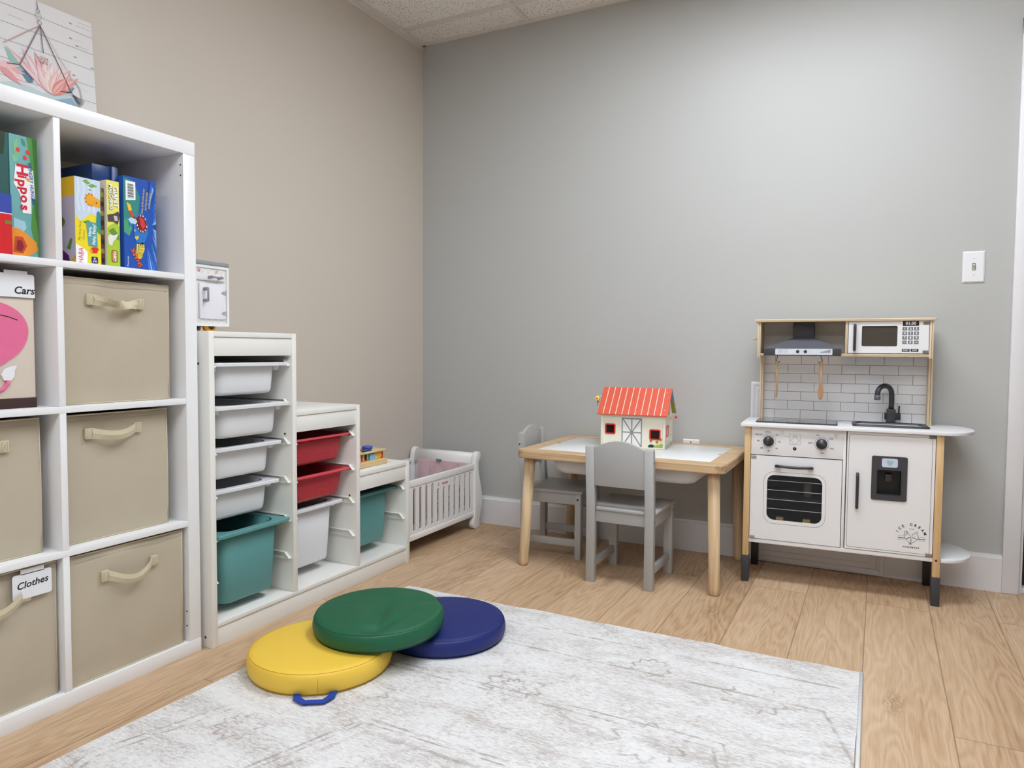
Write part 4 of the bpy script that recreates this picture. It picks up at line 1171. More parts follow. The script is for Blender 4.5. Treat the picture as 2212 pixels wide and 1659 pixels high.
# ================================================================= DOLL CRIB
CXF = .405
t = thing('doll_crib', 'white slatted sleigh doll crib in the corner beside the storage frame', 'doll crib', (.22, -.41, 0))
CW = M('crib_white_paint', (238, 237, 236), .35)
ye0, ye1 = -.69, -.140
def slats(x, name, logo):
    q = MB(); z0, z1 = .064, .324
    fr = .028
    # frame rails
    q.box(x - .014, x, ye0, ye1, .296, z1, CW, .002); q.box(x - .014, x, ye0, ye1, z0, .088, CW, .002)
    q.build('side_rail', t)
    q = MB()
    xi0, xi1 = x - .0105, x - .003
    ys = [-.6495 + .0468 * k for k in range(11)]
    # panel strips between slots
    edges = [ye0] + [v for y in ys for v in (y - .0085, y + .0085)] + [ye1]
    for k in range(0, len(edges) - 1, 2): q.box(xi0, xi1, edges[k], edges[k + 1], .088, .296, CW)
    for k, y in enumerate(ys):
        zt = .258 if k in (4, 5, 6) else .289
        n = 8
        arcT = [(y + .0085 * math.cos(PI * j / n), zt - .0085 + .0085 * math.sin(PI * j / n)) for j in range(n + 1)]
        q.prism([(y + .0085, .296)] + arcT[:n // 2 + 1] + arcT[n // 2 + 1:] + [(y - .0085, .296)], FX(xi0), 0, xi1 - xi0, CW)
        arcB = [(y + .0085 * math.cos(PI * j / n), .1085 - .0085 * math.sin(PI * j / n)) for j in range(n + 1)]
        q.prism([(y + .0085, .088)] + arcB + [(y - .0085, .088)], FX(xi0), 0, xi1 - xi0, CW)
    q.build('slatted_panel', t)
    if logo:
        q = MB(); c = P((206, 60, 96))
        q.text('bitty baby', .0098, -.408, .2745, FX(xi1), .0006, c, rot=0, bold=.05, sx=.85)
        u, v = -.462, .2745
        for j in range(5):
            a = j * 2 * PI / 5 + .3; q.line(circ(u + .0042 * math.cos(a), v + .0042 * math.sin(a), .0026, 8), FX(xi1), .0006, .0009, c, True)
        q.build('lettering', t, recalc=False)
slats(CXF, 'front', True); slats(.034, 'back', False)
outer = [(-.118, .0), (-.100, .0), (-.094, .012), (-.100, .035), (-.094, .055), (-.082, .09), (-.072, .13), (-.073, .165), (-.084, .21), (-.099, .25), (-.108, .29), (-.110, .325),
         (-.100, .338), (-.090, .350), (-.088, .365), (-.096, .377), (-.112, .381), (-.127, .376), (-.138, .36), (-.143, .335), (-.146, .30), (-.146, .10), (-.146, .065), (-.158, .045), (-.164, .028), (-.160, .012), (-.140, .0)]
for x0 in (CXF - .020, .018):
    q = MB(); q.prism(outer, FX(x0), 0, .024, CW, bev=.0025); q.build('scroll_post', t)
inner = [(-.108, .31), (-.104, .335), (-.096, .352), (-.098, .368), (-.112, .374), (-.125, .37), (-.134, .355), (-.139, .33), (-.140, .306), (-.126, .3)]
q = MB(); q.prism(inner, FX(.042), 0, CXF - .062, CW, True); q.build('headboard_roll', t)
q = MB(); q.box(.042, CXF - .020, -.128, -.116, .07, .305, CW, .001); q.build('headboard', t)
q = MB(); q.box(.018, CXF + .004, -.728, -.692, .0, .30, CW, .003); q.build('footboard', t)
q = MB(); q.box(.036, CXF - .016, ye0, ye1, .088, .094, CW); q.build('base_board', t)
q = MB()
for y, z in ((-.165, .306), (-.183, .309)): q.prism(circ(y, z, .003, 10), FX(.036), 0, .001, HOLE)
q.build('bolt_cover', t)
# bedding
q = MB()
n = 14; Vv = []
for i in range(n + 1):
    u = i / n; row = []
    for j in range(9):
        v = j / 8
        row.append(q.bm.verts.new(Vector((.075 + .28 * u, -.146 - .010 * abs(math.sin(u * PI * 4)) * (.3 + .7 * math.sin(PI * v)) - .004, .10 + .225 * v))))
    Vv.append(row)
for i in range(n):
    for j in range(8): q.face((Vv[i][j], Vv[i + 1][j], Vv[i + 1][j + 1], Vv[i][j + 1]), PALEPINK, True)
q.box(.075, .355, -.143, -.138, .10, .325, PALEPINK, .002)
lw = P((240, 218, 224))
for k in range(5):
    u = .085 + k * .055
    q.line([(u, .322), (u + .055, .25), (u, .18)], FY(-.1615), 0, .0012, lw); q.line([(u + .055, .322), (u, .25), (u + .055, .18)], FY(-.1615), 0, .0012, lw)
for k in range(5):
    q.line(circ(.1 + k * .055, .313 - (k % 2) * .03, .0035, 8), FY(-.162), 0, .0012, P((130, 104, 112)), True)
bp_ = tag(q.build('crib_bumper', recalc=False), 'pale pink quilted pad standing against the headboard inside the doll crib', 'crib bumper')
recenter(bp_)
q = MB()
tl = P((76, 128, 124))
q.ball((.197, -.158, .331), .006, tl, (1.5, .6, .7), 10); q.ball((.213, -.158, .329), .006, tl, (1.3, .6, .9), 10); q.ball((.205, -.160, .33), .003, tl, (1, 1, 1), 8)
q.tube([Vector((.205, -.163, .33)), Vector((.198, -.165, .318))], .002, tl, 6)
tag(recenter(q.build('ribbon_bow')), 'tiny teal bow tied on the pale pink crib pad', 'bow')
q = MB(); q.box(.05, .375, -.665, -.17, .0945, .125, P((236, 226, 232)), .01); tag(recenter(q.build('crib_mattress')), 'small pale mattress on the base of the doll crib', 'mattress')
q = MB()
n = 16
for (x0, x1, y0, y1, z0, z1, c) in ((.08, .386, -.665, -.43, .1255, .262, (150, 14, 38)),):
    loops = []
    for j, (zz, ins) in enumerate(((z0, .004), (z0 + .02, 0), (z1 - .03, .004), (z1 - .008, .02), (z1, .05))):
        loops.append([Vector((u, v, zz + .006 * math.sin(u * 60) * math.sin(v * 50) * (1 if j > 2 else 0))) for u, v in rrect(x0 + ins, x1 - ins, y0 + ins, y1 - ins, .03, 4)])
    q.loft(loops, P(c, .85), True, True, True)
tag(recenter(q.build('doll_blanket')), 'folded crimson doll blanket seen through the crib slats', 'blanket')
q = MB()
loops = []
for j, (zz, ins) in enumerate(((.1255, .004), (.14, 0), (.205, .004), (.225, .03))):
    loops.append([Vector((u, v, zz)) for u, v in rrect(.10 + ins, .385 - ins, -.42 + ins, -.165 - ins, .03, 4)])
qm = NT('dark_print_cloth'); vv = qm.noise(qm.coords(), 90, 3)
qm.l(qm.ramp(vv, [(.45, (50, 24, 36)), (.55, (120, 80, 100)), (.62, (206, 190, 200))]), qm.b.inputs['Base Color']); qm.b.inputs['Roughness'].default_value = .9
q.loft(loops, qm.m, True, True, True)
tag(recenter(q.build('doll_blanket')), 'dark patterned doll cloth seen through the right crib slats', 'blanket')

# ================================================================= PLAY TABLE
t = thing('play_table', 'low pine play table with white top panels and round legs against the back wall', 'table', (1.268, -.295, 0))
x0, x1, y0, y1, zt, zb = .853, 1.685, -.585, -.010, .480, .447
fw = .066
q = MB()
# four mitred rails with one rounded outline
def half(pts_o, pts_i, m):
    pass
ou = rrect(x0, x1, y0, y1, .035, 5); inn = rrect(x0 + fw, x1 - fw, y0 + fw, y1 - fw + .0, .004, 5)
oi = rrect(x0 + .004, x1 - .004, y0 + .004, y1 - .004, .031, 5)
n = len(ou)
L = [[Vector((u, v, z)) for u, v in pp] for pp, z in ((inn, zb), (oi, zb), (ou, zb + .004), (ou, zt - .004), (oi, zt), (inn, zt), (inn, zb))]
Lv = [[q.bm.verts.new(p) for p in lp] for lp in L]
for k in range(len(Lv) - 1):
    for i in range(n):
        # corner blocks follow the end rails' grain
        c = sum((L[min(k + 1, 6)][i], L[min(k + 1, 6)][(i + 1) % n]), Vector()) / 2
        m = PINEY if (c.x < x0 + fw * .5 or c.x > x1 - fw * .5) and abs(c.x - (x0 + x1) / 2) > .38 else PINE
        q.face((Lv[k][i], Lv[k][(i + 1) % n], Lv[k + 1][(i + 1) % n], Lv[k + 1][i]), m)
q.build('table_frame', t)
q = MB(); ym = (y0 + y1) / 2
xm = (x0 + x1) / 2
q.box(x0 + fw + .001, xm - .0008, y0 + fw + .001, y1 - fw - .001, zt - .008, zt - .0006, TBOARD, .0008); q.build('top_panel', t)
q = MB(); q.box(xm + .0008, x1 - fw - .001, y0 + fw + .001, y1 - fw - .001, zt - .008, zt - .0006, TBOARD, .0008); q.build('top_panel', t)
q = MB()
for xx in (x0 + fw, x1 - fw): q.prism([(xx - .004, -.31), (xx + .014 * (1 if xx < 1.2 else -1), -.298), (xx - .004, -.286)], FZ(zt - .0004), 0, .0003, HOLE)
q.build('finger_notch', t)
for sx, sy in ((-1, -1), (1, -1), (-1, 1), (1, 1)):
    cx = x0 + .045 if sx < 0 else x1 - .048; cy = y0 + .048 if sy < 0 else y1 - .045
    bx = cx - (.022 if sx < 0 else -.012); by = cy + sy * .012 if sy < 0 else cy + .002
    q = MB(); q.lathe([(0, 0), (.014, 0), (.0185, .004), (.0195, .02), (.0225, .447), (0, .447)], Matrix.Identity(4), PINEZ, 28, cap=False)
    sh = Matrix.Identity(4); sh[0][2] = (cx - bx) / .447; sh[1][2] = (cy - by) / .447; sh[0][3] = bx; sh[1][3] = by
    q.bm.transform(sh); q.build('leg', t)
q = MB(); q.cyl((x1 - .036, y1 - .066, .21), (x1 - .036, y1 - .068, .21), .004, P((60, 36, 20)), 10)
q.bm.free()
for xa, xb_ in ((.965, 1.262), (1.278, 1.575)):
    tr_, _ = None, None
    t2 = thing('table_tray', ['white plastic tray bin hanging under the left half of the play table', 'white plastic tray bin hanging under the right half of the play table'][0 if xa < 1.2 else 1], 'storage bin',
               ((xa + xb_) / 2, -.3, .380), 0, 'tray bins under the table')
    q = MB(); L = []
    for ins, z, r in ((.05, .380, .05), (.03, .383, .05), (.018, .395, .05), (.0, .4465, .05), (.004, .4465, .05), (.022, .396, .05), (.05, .385, .05)):
        L.append([Vector((u, v, z)) for u, v in rrect(xa + ins, xb_ - ins, -.51 + ins, -.10 - ins, r, 6)])
    q.loft(L, PLASTW, True, True, True); q.build('tub', t2, recalc=False)

# ================================================================= CHAIRS
def make_chair(label, loc, rz):
    t = thing('child_chair', label, 'chair', loc, rz, 'grey child chairs at the play table')
    m = GREYW; W_ = .132
    for s in (-1, 1):
        xa, xb_ = (-W_, -W_ + .034) if s < 0 else (W_ - .034, W_)
        # rear leg + back post: straight to the seat, then leaning back
        prof = [(-.142, 0), (-.116, 0), (-.116, .28), (-.134, .518), (-.140, .527), (-.152, .528), (-.160, .520), (-.142, .28)]
        q = MB(); q.prism(prof, lambda u, v, e=0: Vector((xa + e, u, v)), 0, xb_ - xa, m, bev=.0015)
        for z in (.476, .256):
            yy = -.138 - (.012 if z > .3 else -.008)
            q.prism(circ(yy + .003, z, .0035, 12), lambda u, v, e=0: Vector(((xb_ if s > 0 else xa) + s * e, u, v)), -.001, .0006, DARK)
        q.build('leg', t, local=True)
        q = MB(); q.box(xa, xb_, .108, .134, 0, .278, m, .0015)
        q.prism(circ(.121, .256, .0045, 12), lambda u, v, e=0: Vector(((xb_ if s > 0 else xa) + s * e, u, v)), -.001, .0006, DARK)
        q.build('leg', t, local=True)
        q = MB(); q.box(xa + .009, xa + .024, -.118, .11, .052, .082, m, .001); q.build('stretcher', t, local=True)
        q = MB(); q.box(xa + (.004 if s < 0 else .018), xa + (.016 if s < 0 else .030), -.118, .11, .233, .278, m, .001); q.build('seat_apron', t, local=True)
    for y_ in ((-.128, -.114), (.115, .129)):
        q = MB(); q.box(-W_ + .034, W_ - .034, y_[0], y_[1], .233, .278, m, .001); q.build('seat_apron', t, local=True)
    # seat, notched round the posts
    q = MB(); pts = [(-W_ + .036, -.136), (W_ - .036, -.136), (W_ - .036, -.112), (W_ + .004, -.112), (W_ + .004, .140), (-W_ - .004, .140), (-W_ - .004, -.112), (-W_ + .036, -.112)]
    q.prism(pts, FZ(.278), 0, .014, m, bev=.004); q.build('seat', t, local=True)
    # curved-top back panel
    q = MB(); xa, xb_ = -W_ + .034, W_ - .034; n = 18
    top = []
    for k in range(n + 1):
        u = k / n; x = xa + (xb_ - xa) * u
        top.append((x, .519 + .030 * math.sin(PI * u) ** .9))
    pts = [(xb_, .374), (xa, .374)] + top
    def BF(u, v, e=0): return Vector((u, -.133 - (v - .28) * .068 + e, v))
    q.prism(pts, BF, -.007, .007, m, bev=.002); q.build('backrest', t, local=True)
    return t
make_chair('grey wooden child chair with its back to the room, in front of the play table', (1.3135, -.484, 0), math.radians(-1))
make_chair('grey wooden child chair at the left end of the play table, seen from the side', (.921, -.262, 0), math.radians(-87))

# ================================================================= TOY BARN
th = math.radians(4.9)
t = thing('toy_barn', 'wooden toy barn with coral red striped roof standing on the play table', 'toy barn', (1.121, -.316, .4802), th)
T0 = .0
w, dp, hz = .269, .180, .132
F0 = lambda d: (lambda u, v, e=0: Vector((u, d - e, v)))
# front wall with two window openings (built from pieces around the holes)
q = MB(); m = BARNW
wins = [(.0185, .061, .053, .098), (.205, .250, .037, .082)]
def wall_with_holes(q, x0, x1, z0, z1, holes, F, e0, e1, m):
    xs = sorted({x0, x1, *[h[0] for h in holes], *[h[1] for h in holes]})
    for a, b_ in zip(xs[:-1], xs[1:]):
        seg = [(z0, z1)]
        for h in holes:
            if h[0] <= a + 1e-6 and h[1] >= b_ - 1e-6: seg = [(z0, h[2]), (h[3], z1)]
        for za, zb_ in seg: q.prism([(a, za), (b_, za), (b_, zb_), (a, zb_)], F, e0, e1, m)
wins = [(.022, .057, .059, .093), (.210, .246, .043, .077)]
wall_with_holes(q, .008, w - .008, 0, hz, wins, F0(.006), -.006, 0, m)
q.build('front_wall', t, local=True)
q = MB()
for a, b_ in ((0, .008), (w - .008, w)): q.box(a, b_, 0, .012, 0, hz + .002, BARNW, .001)
q.box(.004, w - .006, -.001, .008, hz - .006, hz + .004, BARNW, .001); q.box(.008, w - .008, .001, .007, -.0, .006, BARNW)
q.build('corner_post', t, local=True)
q = MB()
for k, h in enumerate(wins):
    q.ring(rrect(h[0] - .005, h[1] + .005, h[2] - .005, h[3] + .005, .006, 4), rrect(h[0] + .0005, h[1] - .0005, h[2] + .0005, h[3] - .0005, .003, 4), F0(.006), -.003, .0025, BARNR)
    q.build('window_frame', t, local=True); q = MB()
q.bm.free()
# painted barn door
q = MB(); Fd = F0(.006); g = BARNG
q.poly([(.088, .002), (.174, .002), (.174, .128), (.088, .128)], Fd, .0004, P((244, 243, 236)))
def st(a, b_, wd=.005): q.line([a, b_], Fd, .0008 + random.random() * .0004, wd, g)
st((.0905, .0), (.0905, .128)); st((.1715, .0), (.1715, .128)); st((.088, .1235), (.174, .1235), .009); st((.131, .0), (.131, .125)); st((.09, .065), (.172, .065))
st((.092, .122), (.17, .008)); st((.17, .122), (.092, .008)); q.poly(circ(.131, .065, .0085, 8), Fd, .0016, g)
q.build('painted_door', t, local=True, recalc=False)
q = MB()
for cu, cv, sc in ((.214, .010, 1.0), (.234, .008, .9), (.247, .012, .9), (.255, .016, .8)):
    q.poly(circ(cu, cv, .014 * sc, 14, .009 * sc), Fd, .0006 + cu * .002, P((26, 52, 46) if cu < .22 else (160, 186, 84)))
for cu, cv in ((.212, .034), (.237, .030), (.2515, .041)):
    q.line([(cu, cv), (cu, .012)], Fd, .0009, .001, P((110, 140, 60)))
    for k in range(9):
        a = k * 2 * PI / 9; q.poly(circ(cu + .0042 * math.cos(a), cv + .0042 * math.sin(a), .0022, 7), Fd, .0013, P((244, 160, 40)))
    q.poly(circ(cu, cv, .0032, 10), Fd, .0017, P((196, 100, 30)))
q.build('painted_flowers', t, local=True, recalc=False)
# gables, back, floor
for xx, nm in ((w - .006, 'r'), (0.0, 'l')):
    q = MB(); F = lambda u, v, e=0: Vector((xx + e, u, v))
    hs = [(.035, .075, .052, .092)] if nm == 'r' else []
    wall_with_holes(q, .012, dp, 0, hz, hs, F, 0, .006, BARNS)
    q.prism([(.012, hz), (dp, hz), (dp - .02, hz + .01), (.088, hz + .108), (.012, hz + .012)], F, 0, .006, BARNS)
    if nm == 'r':
        q.ring(rrect(.031, .079, .048, .096, .005, 4), rrect(.0355, .0745, .0525, .0915, .002, 4), F, .006, .0075, BARNR)
        q.ring(rrect(.07, .10, .135, .175, .004, 4), rrect(.074, .096, .139, .171, .002, 4), F, .006, .0075, P((214, 130, 130)))
        q.poly([(.074, .139), (.096, .139), (.096, .171), (.074, .171)], F, .0064, P((190, 200, 196)))
        random.seed(8)
        for k in range(34):
            u, v = .015 + random.random() * .16, random.random() * .13
            if .028 < u < .082 and .045 < v < .1: continue
            q.poly(circ(u, v, .0016 + random.random() * .003, 7), F, .0066, P(random.choice([(150, 146, 140), (168, 164, 156), (110, 116, 96), (186, 150, 146)])))
        for k in range(5): q.poly(circ(.03 + k * .033, .006 + (k % 2) * .006, .010, 9), F, .0067, P((168, 158, 150) if k % 2 else (140, 146, 112)))
    q.build('gable_wall', t, local=True)
q = MB(); q.box(.006, w - .006, dp - .006, dp, 0, hz, BARNW); q.build('back_wall', t, local=True)
q = MB(); q.box(.006, w - .006, .006, dp - .006, 0, .005, P((120, 96, 70))); q.build('floor_board', t, local=True)
ridge = (.088, hz + .115)
def roof(b0, z0_, name, visible):
    q = MB(); a0, a1 = -.011, .2815
    d = Vector((ridge[0] - b0, ridge[1] - z0_)); nrm = Vector((-d.y, d.x)).normalized() * (1 if b0 < .08 else -1)
    def RF(u, v, e=0):   # u along roof, v 0..1 up the slope
        return Vector((u, b0 + d.x * v + nrm.x * e, z0_ + d.y * v + nrm.y * e))
    q.prism([(a0, 0), (a1, 0), (a1, 1), (a0, 1)], RF, -.006, 0, ROOF if visible else ROOF)
    q.build(name, t, local=True)
    q = MB()
    if visible:
        for k in range(10):
            u = a0 + (a1 - a0) * (k + .92) / 10.95
            q.prism([(u - .0014, 0), (u + .0014, 0), (u + .0014, 1), (u - .0014, 1)], RF, -.0001, .0004, ROOFL)
    else:
        q.poly([(a0 + .01, .02), (a1, .02), (a1, .5), (a0 + .01, .5)], RF, -.0066, P((150, 160, 70))); q.poly([(a0 + .01, .5), (a1, .5), (a1, .98), (a0 + .01, .98)], RF, -.0066, P((96, 150, 180)))
    q.build('roof_lines' if visible else 'painted_underside', t, local=True, recalc=False)
    if visible:
        q = MB()
        for (u, v) in ((.007, .84), (.007, .2), (a1 - .016, .84), (a1 - .016, .2)):
            q.line(circ(0, 0, .0001, 3), lambda a, b_, e=0: RF(u, v, 0), 0, .00001, HOLE, True) if False else None
            lp = [(u + .0035 * math.cos(k * PI / 6), v + .0035 / d.length * math.sin(k * PI / 6)) for k in range(12)]
            q.poly(lp, RF, .0006, P((176, 120, 80))); lp = [(u + .0024 * math.cos(k * PI / 6), v + .0024 / d.length * math.sin(k * PI / 6)) for k in range(12)]
            q.poly(lp, RF, .0009, P((226, 180, 130)))
        q.build('roof_screw', t, local=True, recalc=False)
roof(-.020, .1405, 'roof_panel', True); roof(.196, .1405, 'roof_panel', False)
q = MB(); q.cyl((w, .085, .125), (w + .024, .085, .125), .0022, P((210, 180, 130)), 10); q.ball((w + .028, .10, .128), .0058, BARNR, (1, 1, 1), 16); q.build('bell_knob', t, local=True)
q = MB(); q.cyl((-.04, .078, .208), (.006, .078, .208), .0022, P((236, 226, 190)), 10)
q.lathe([(0, -.004), (.009, -.004), (.011, -.002), (.009, 0), (.011, .002), (.009, .004), (0, .004)], Matrix.Translation((-.036, .070, .198)) @ Matrix.Rotation(math.radians(80), 4, 'X'), P((244, 216, 90)), 20)
q.cyl((-.036, .0655, .198), (-.036, .0655 - .002, .198), .003, P((130, 90, 30)), 10)
q.tube([Vector((-.034, .07, .187)), Vector((-.033, .07, .165))], .0012, P((110, 30, 36)), 6); q.cyl((-.033, .07, .186), (-.033, .07, .180), .004, P((120, 34, 44)), 10)
q.build('pulley', t, local=True)

# ================================================================= PLAY KITCHEN
KT = math.radians(3.0)
kt = thing('play_kitchen', 'white and birch toy kitchen with hob, sink, oven and fridge against the grey wall', 'toy kitchen', (1.709, -.33, 0), KT)
def kb(name, parts, parent=None, **kw):
    q = MB()
    for p in parts: q.box(*p)
    return q.build(name, parent or kt, local=True, **kw)
# legs
for (a0, a1, b0, b1, front) in ((-.001, .0235, -.001, .030, 1), (.634, .659, -.001, .030, 1), (.010, .036, .240, .270, 0), (.634, .660, .240, .270, 0)):
    q = MB()
    if front:
        q.box(a0 + .001, a1 - .001, b0 + .001, b1 - .001, .1015, .600, LEGW, .001)
        if a0 > .3: q.prism(circ((a0 + a1) / 2 - .001, .161, .0036, 14), F0(0), -.001, .0006, DARK)
    else:
        q.box(a0, a1, b0, b1, .10, .600, BLACK)
    lg = q.build('leg', kt, local=True)
    q = MB(); q.box(a0 - .001, a1 + .001, b0 - .001, b1 + .001, 0, .1015, CHARL if front else BLACK, .001); q.build('leg_sock', lg, local=True)
# carcass
kb('bottom_panel', [(.0225, .635, .003, .272, .1545, .169, KWHITE, .001)])
kb('side_panel', [(.004, .0145, .030, .240, .169, .600, KWHITE)]); kb('side_panel', [(.6455, .656, .030, .240, .169, .600, KWHITE)])
kb('divider_panel', [(.3425, .3525, .003, .270, .169, .600, KWHITE, .0008)])
kb('back_panel', [(.0145, .3425, .266, .270, .169, .600, DARKIN), (.3525, .6455, .266, .270, .169, .600, KWHITE)])
kb('oven_lining', [(.0146, .0166, .03, .266, .169, .49, DARKIN), (.3395, .3422, .03, .266, .169, .49, DARKIN), (.0166, .3395, .02, .266, .1692, .171, P((70, 82, 62))), (.0166, .3395, .03, .266, .486, .489, DARKIN)])
# counter with rounded right end
q = MB()
pts = [(-.014, -.015), (.655, -.013)]
for k in range(1, 24):
    a = -PI / 2 + PI * k / 24
    pts.append((.655 + .110 * math.cos(a) ** .9 if math.cos(a) > 0 else .655, .138 + .151 * math.sin(a)))
pts += [(.655, .289), (-.014, .285)]
q.prism(pts, FZ(.600), 0, .012, KWHITE, bev=.0012); q.build('worktop', kt, local=True)
q = MB()
pts = [(.6595, .003)]
for k in range(1, 24):
    a = -PI / 2 + PI * k / 24
    pts.append((.66 + .107 * math.cos(a), .138 + .136 * math.sin(a)))
pts += [(.6605, .274)]
q.prism(pts, FZ(.1545), 0, .0125, KWHITE, bev=.0015); q.build('side_shelf', kt, local=True)
# control panel
cp = kb('control_panel', [(.0235, .3425, .004, .012, .4935, .600, KWHITE, .0008)])
Fk = F0(.004)
q = MB()
K1, K2 = (.086, .546), (.2705, .546)
for tx, u, v in (('OFF-0', .083, .5805), ('10', .114, .5715), ('20', .1245, .546), ('30', .1145, .520), ('40', .087, .509), ('50', .0615, .519), ('60', .0495, .546), ('Stay on', .051, .571),
                 ('150', .2555, .578), ('250', .3015, .567), ('350', .3045, .531), ('450', .2725, .513), ('OFF', .232, .5475)):
    q.text(tx, .0054, u, v, Fk, .0004, INK, bold=.02, sx=1.15)
for k in range(46):
    a = math.radians(85 - k * 6)
    if 85 - k * 6 < -190: break
    l0 = .0255 if k % 1 == 0 else .024
    q.line([(K1[0] + .0245 * math.cos(a), K1[1] + .0245 * math.sin(a)), (K1[0] + .027 * math.cos(a), K1[1] + .027 * math.sin(a))], Fk, .0004, .0005, INK)
q.line([(K1[0] + .0255 * math.cos(math.radians(a)), K1[1] + .0255 * math.sin(math.radians(a))) for a in range(95, 150, 6)], Fk, .0004, .0007, INK)
q.line(circ(K2[0], K2[1], .0240, 36), Fk, .0004, .0007, INK, True)
for a in (105, 35, -28, 178, -90):
    a = math.radians(a); q.line(circ(K2[0] + .0245 * math.cos(a), K2[1] + .0245 * math.sin(a), .0016, 8), Fk, .0006, .0006, INK, True)
for u, v in ((.134, .581), (.3175, .5785)):
    q.line(circ(u, v, .0056, 20), Fk, .0004, .0007, INK, True)
q.line([(.134, .583), (.134, .5805), (.1365, .579)], Fk, .0004, .0006, INK); q.poly(circ(.3175, .5785, .0015, 8), Fk, .0004, INK)
q.line(rrect(.1590, .1985, .5385, .5785, .002, 3), Fk, .0004, .0006, INK, True)
q.line([(.1725, .568), (.174, .5655), (.1745, .5625)] + [(.179 + .0115 * math.cos(math.radians(a)), .5535 + .0105 * math.sin(math.radians(a))) for a in range(122, 420, 12)] + [(.1835, .5625), (.184, .5655), (.1845, .568), (.1835, .573), (.1785, .5755), (.174, .573), (.1725, .568), (.1845, .568)], Fk, .0004, .0006, INK)
for a in (200, 225, 250, 275, 300, 325, 345, 180, 160, 10, 30):
    a = math.radians(a); q.line([(.179 + .0145 * math.cos(a), .5535 + .0135 * math.sin(a)), (.179 + .0172 * math.cos(a), .5535 + .0155 * math.sin(a))], Fk, .0004, .0006, INK)
q.build('dial_markings', cp, local=True, recalc=False)
for (u, v), ang in ((K1, 62), (K2, -28)):
    q = MB(); R4 = Matrix.Translation((u, .004, v)) @ Matrix.Rotation(PI / 2, 4, 'X')
    q.lathe([(0, 0), (.0195, 0), (.0188, .006), (.0180, .007), (.0168, .011), (0, .0115)], R4, CHAR, 36)
    ca, sa = math.cos(math.radians(ang)), math.sin(math.radians(ang))
    pts = [(u + x * ca - y * sa, v + x * sa + y * ca) for x, y in ((-.017, -.0042), (.017, -.0042), (.017, .0042), (-.017, .0042))]
    q.prism(pts, F0(-.006), 0, .009, CHAR, bev=.001)
    q.line([(u + .003 * -sa, v + .003 * ca), (u + .016 * ca - .003 * sa, v + .016 * sa + .003 * ca)], F0(-.0151), 0, .0006, P((110, 112, 116)))
    q.build('knob', cp, local=True)
q = MB(); q.lathe([(0, 0), (.0062, 0), (.0058, .002), (0, .0025)], Matrix.Translation((.1785, .004, .5235)) @ Matrix.Rotation(PI / 2, 4, 'X'), BLACK, 18); q.build('button', cp, local=True)
# oven door with window
q = MB()
D0 = (.0245, .3405, .1715, .4905)
oo = rrect(D0[0], D0[1], D0[2], D0[3], .0015, 6); ii = rrect(.0845, .2765, .2470, .4195, .026, 6)
q.ring(oo, ii, F0(.010), 0, .009, KWHITE); od = q.build('oven_door', kt, local=True)
q = MB(); q.line(rrect(.0725, .2885, .2350, .4315, .036, 6), F0(.001), .0004, .0009, INK, True); q.build('printed_outline', od, local=True, recalc=False)
q = MB(); q.box(.083, .278, .0095, .0105, .2455, .421, OGLASS); q.build('window_pane', od, local=True)
q = MB()
for z in (.2925 - .016, .319 - .006, .3535 - .002, .389):
    pass
for k, z in enumerate((.3975, .361, .3255, .290)):
    q.line([(.0855, z), (.2755, z)], F0(.0094), .0002, .0017, P((200, 202, 206)))
q.build('printed_rack_lines', od, local=True, recalc=False)
def bar_handle(name, parent, a0, a1, z0, z1, vert, m=CHAR, yf=.001):
    q = MB(); n = 12; w2 = (.0055 if not vert else .005)
    loops = []
    for k in range(n + 1):
        s = k / n; bow = .018 + .004 * (2 * s - 1) ** 2 * -1
        if vert: c = Vector(((a0 + a1) / 2, yf - bow, z0 + (z1 - z0) * s)); ax = Vector((1, 0, 0)); h2 = (a1 - a0) / 2
        else: c = Vector((a0 + (a1 - a0) * s, yf - bow, (z0 + z1) / 2 - .002 * math.sin(PI * s))); ax = Vector((0, 0, 1)); h2 = (z1 - z0) / 2
        dy = Vector((0, .0035, 0))
        loops.append([c + ax * h2 + dy, c + ax * h2 * .7 - dy, c - ax * h2 * .7 - dy, c - ax * h2 + dy])
    q.loft(loops, m, True, True, True)
    for s in (.04, .96):
        if vert: zc = z0 + (z1 - z0) * s; q.box(a0 + .001, a1 - .001, yf - .016, yf, zc - .007, zc + .007, m, .001)
        else: xc = a0 + (a1 - a0) * s; q.box(xc - .010 * (1 if s < .5 else 1), xc + .010, yf - .016, yf, z0 + .001, z1 - .002, m, .001)
    return q.build(name, parent, local=True)
bar_handle('handle', od, .1165, .2400, .4510, .4615, False)
for z in (.484, .1765):
    q = MB(); q.box(.0245 + .001, .0440, -.0012, .004, z - .0055, z + .0055, HINGE, .001); q.build('hinge', od, local=True)
# fridge door
q = MB(); q.ring(rrect(.3555, .6330, .1715, .5975, .0015, 4), rrect(.4545, .5305, .3785, .4665, .002, 4), F0(.010), 0, .009, KWHITE); fd = q.build('fridge_door', kt, local=True)
q = MB(); q.line(rrect(.3615, .6235, .1785, .5890, .009, 5), F0(.001), .0004, .0011, INK, True); q.build('printed_outline', fd, local=True, recalc=False)
bar_handle('handle', fd, .3865, .3970, .324, .4495, True)
for z, m in ((.5915, HINGED), (.1775, P((150, 128, 112)))):
    q = MB(); q.box(.6125, .6325, -.0012, .004, z - .0055, z + .0055, m, .001); q.build('hinge', fd, local=True)
q = MB(); q.ring(rrect(.4365, .5490, .3585, .5160, .006, 4), rrect(.4545, .5305, .3795, .4665, .0015, 4), F0(.001), 0, .004, CHARL)
q.ring(rrect(.4530, .5320, .3780, .4680, .002, 4), rrect(.4545, .5305, .3795, .4665, .0015, 4), F0(-.003), 0, .0008, CHAR)
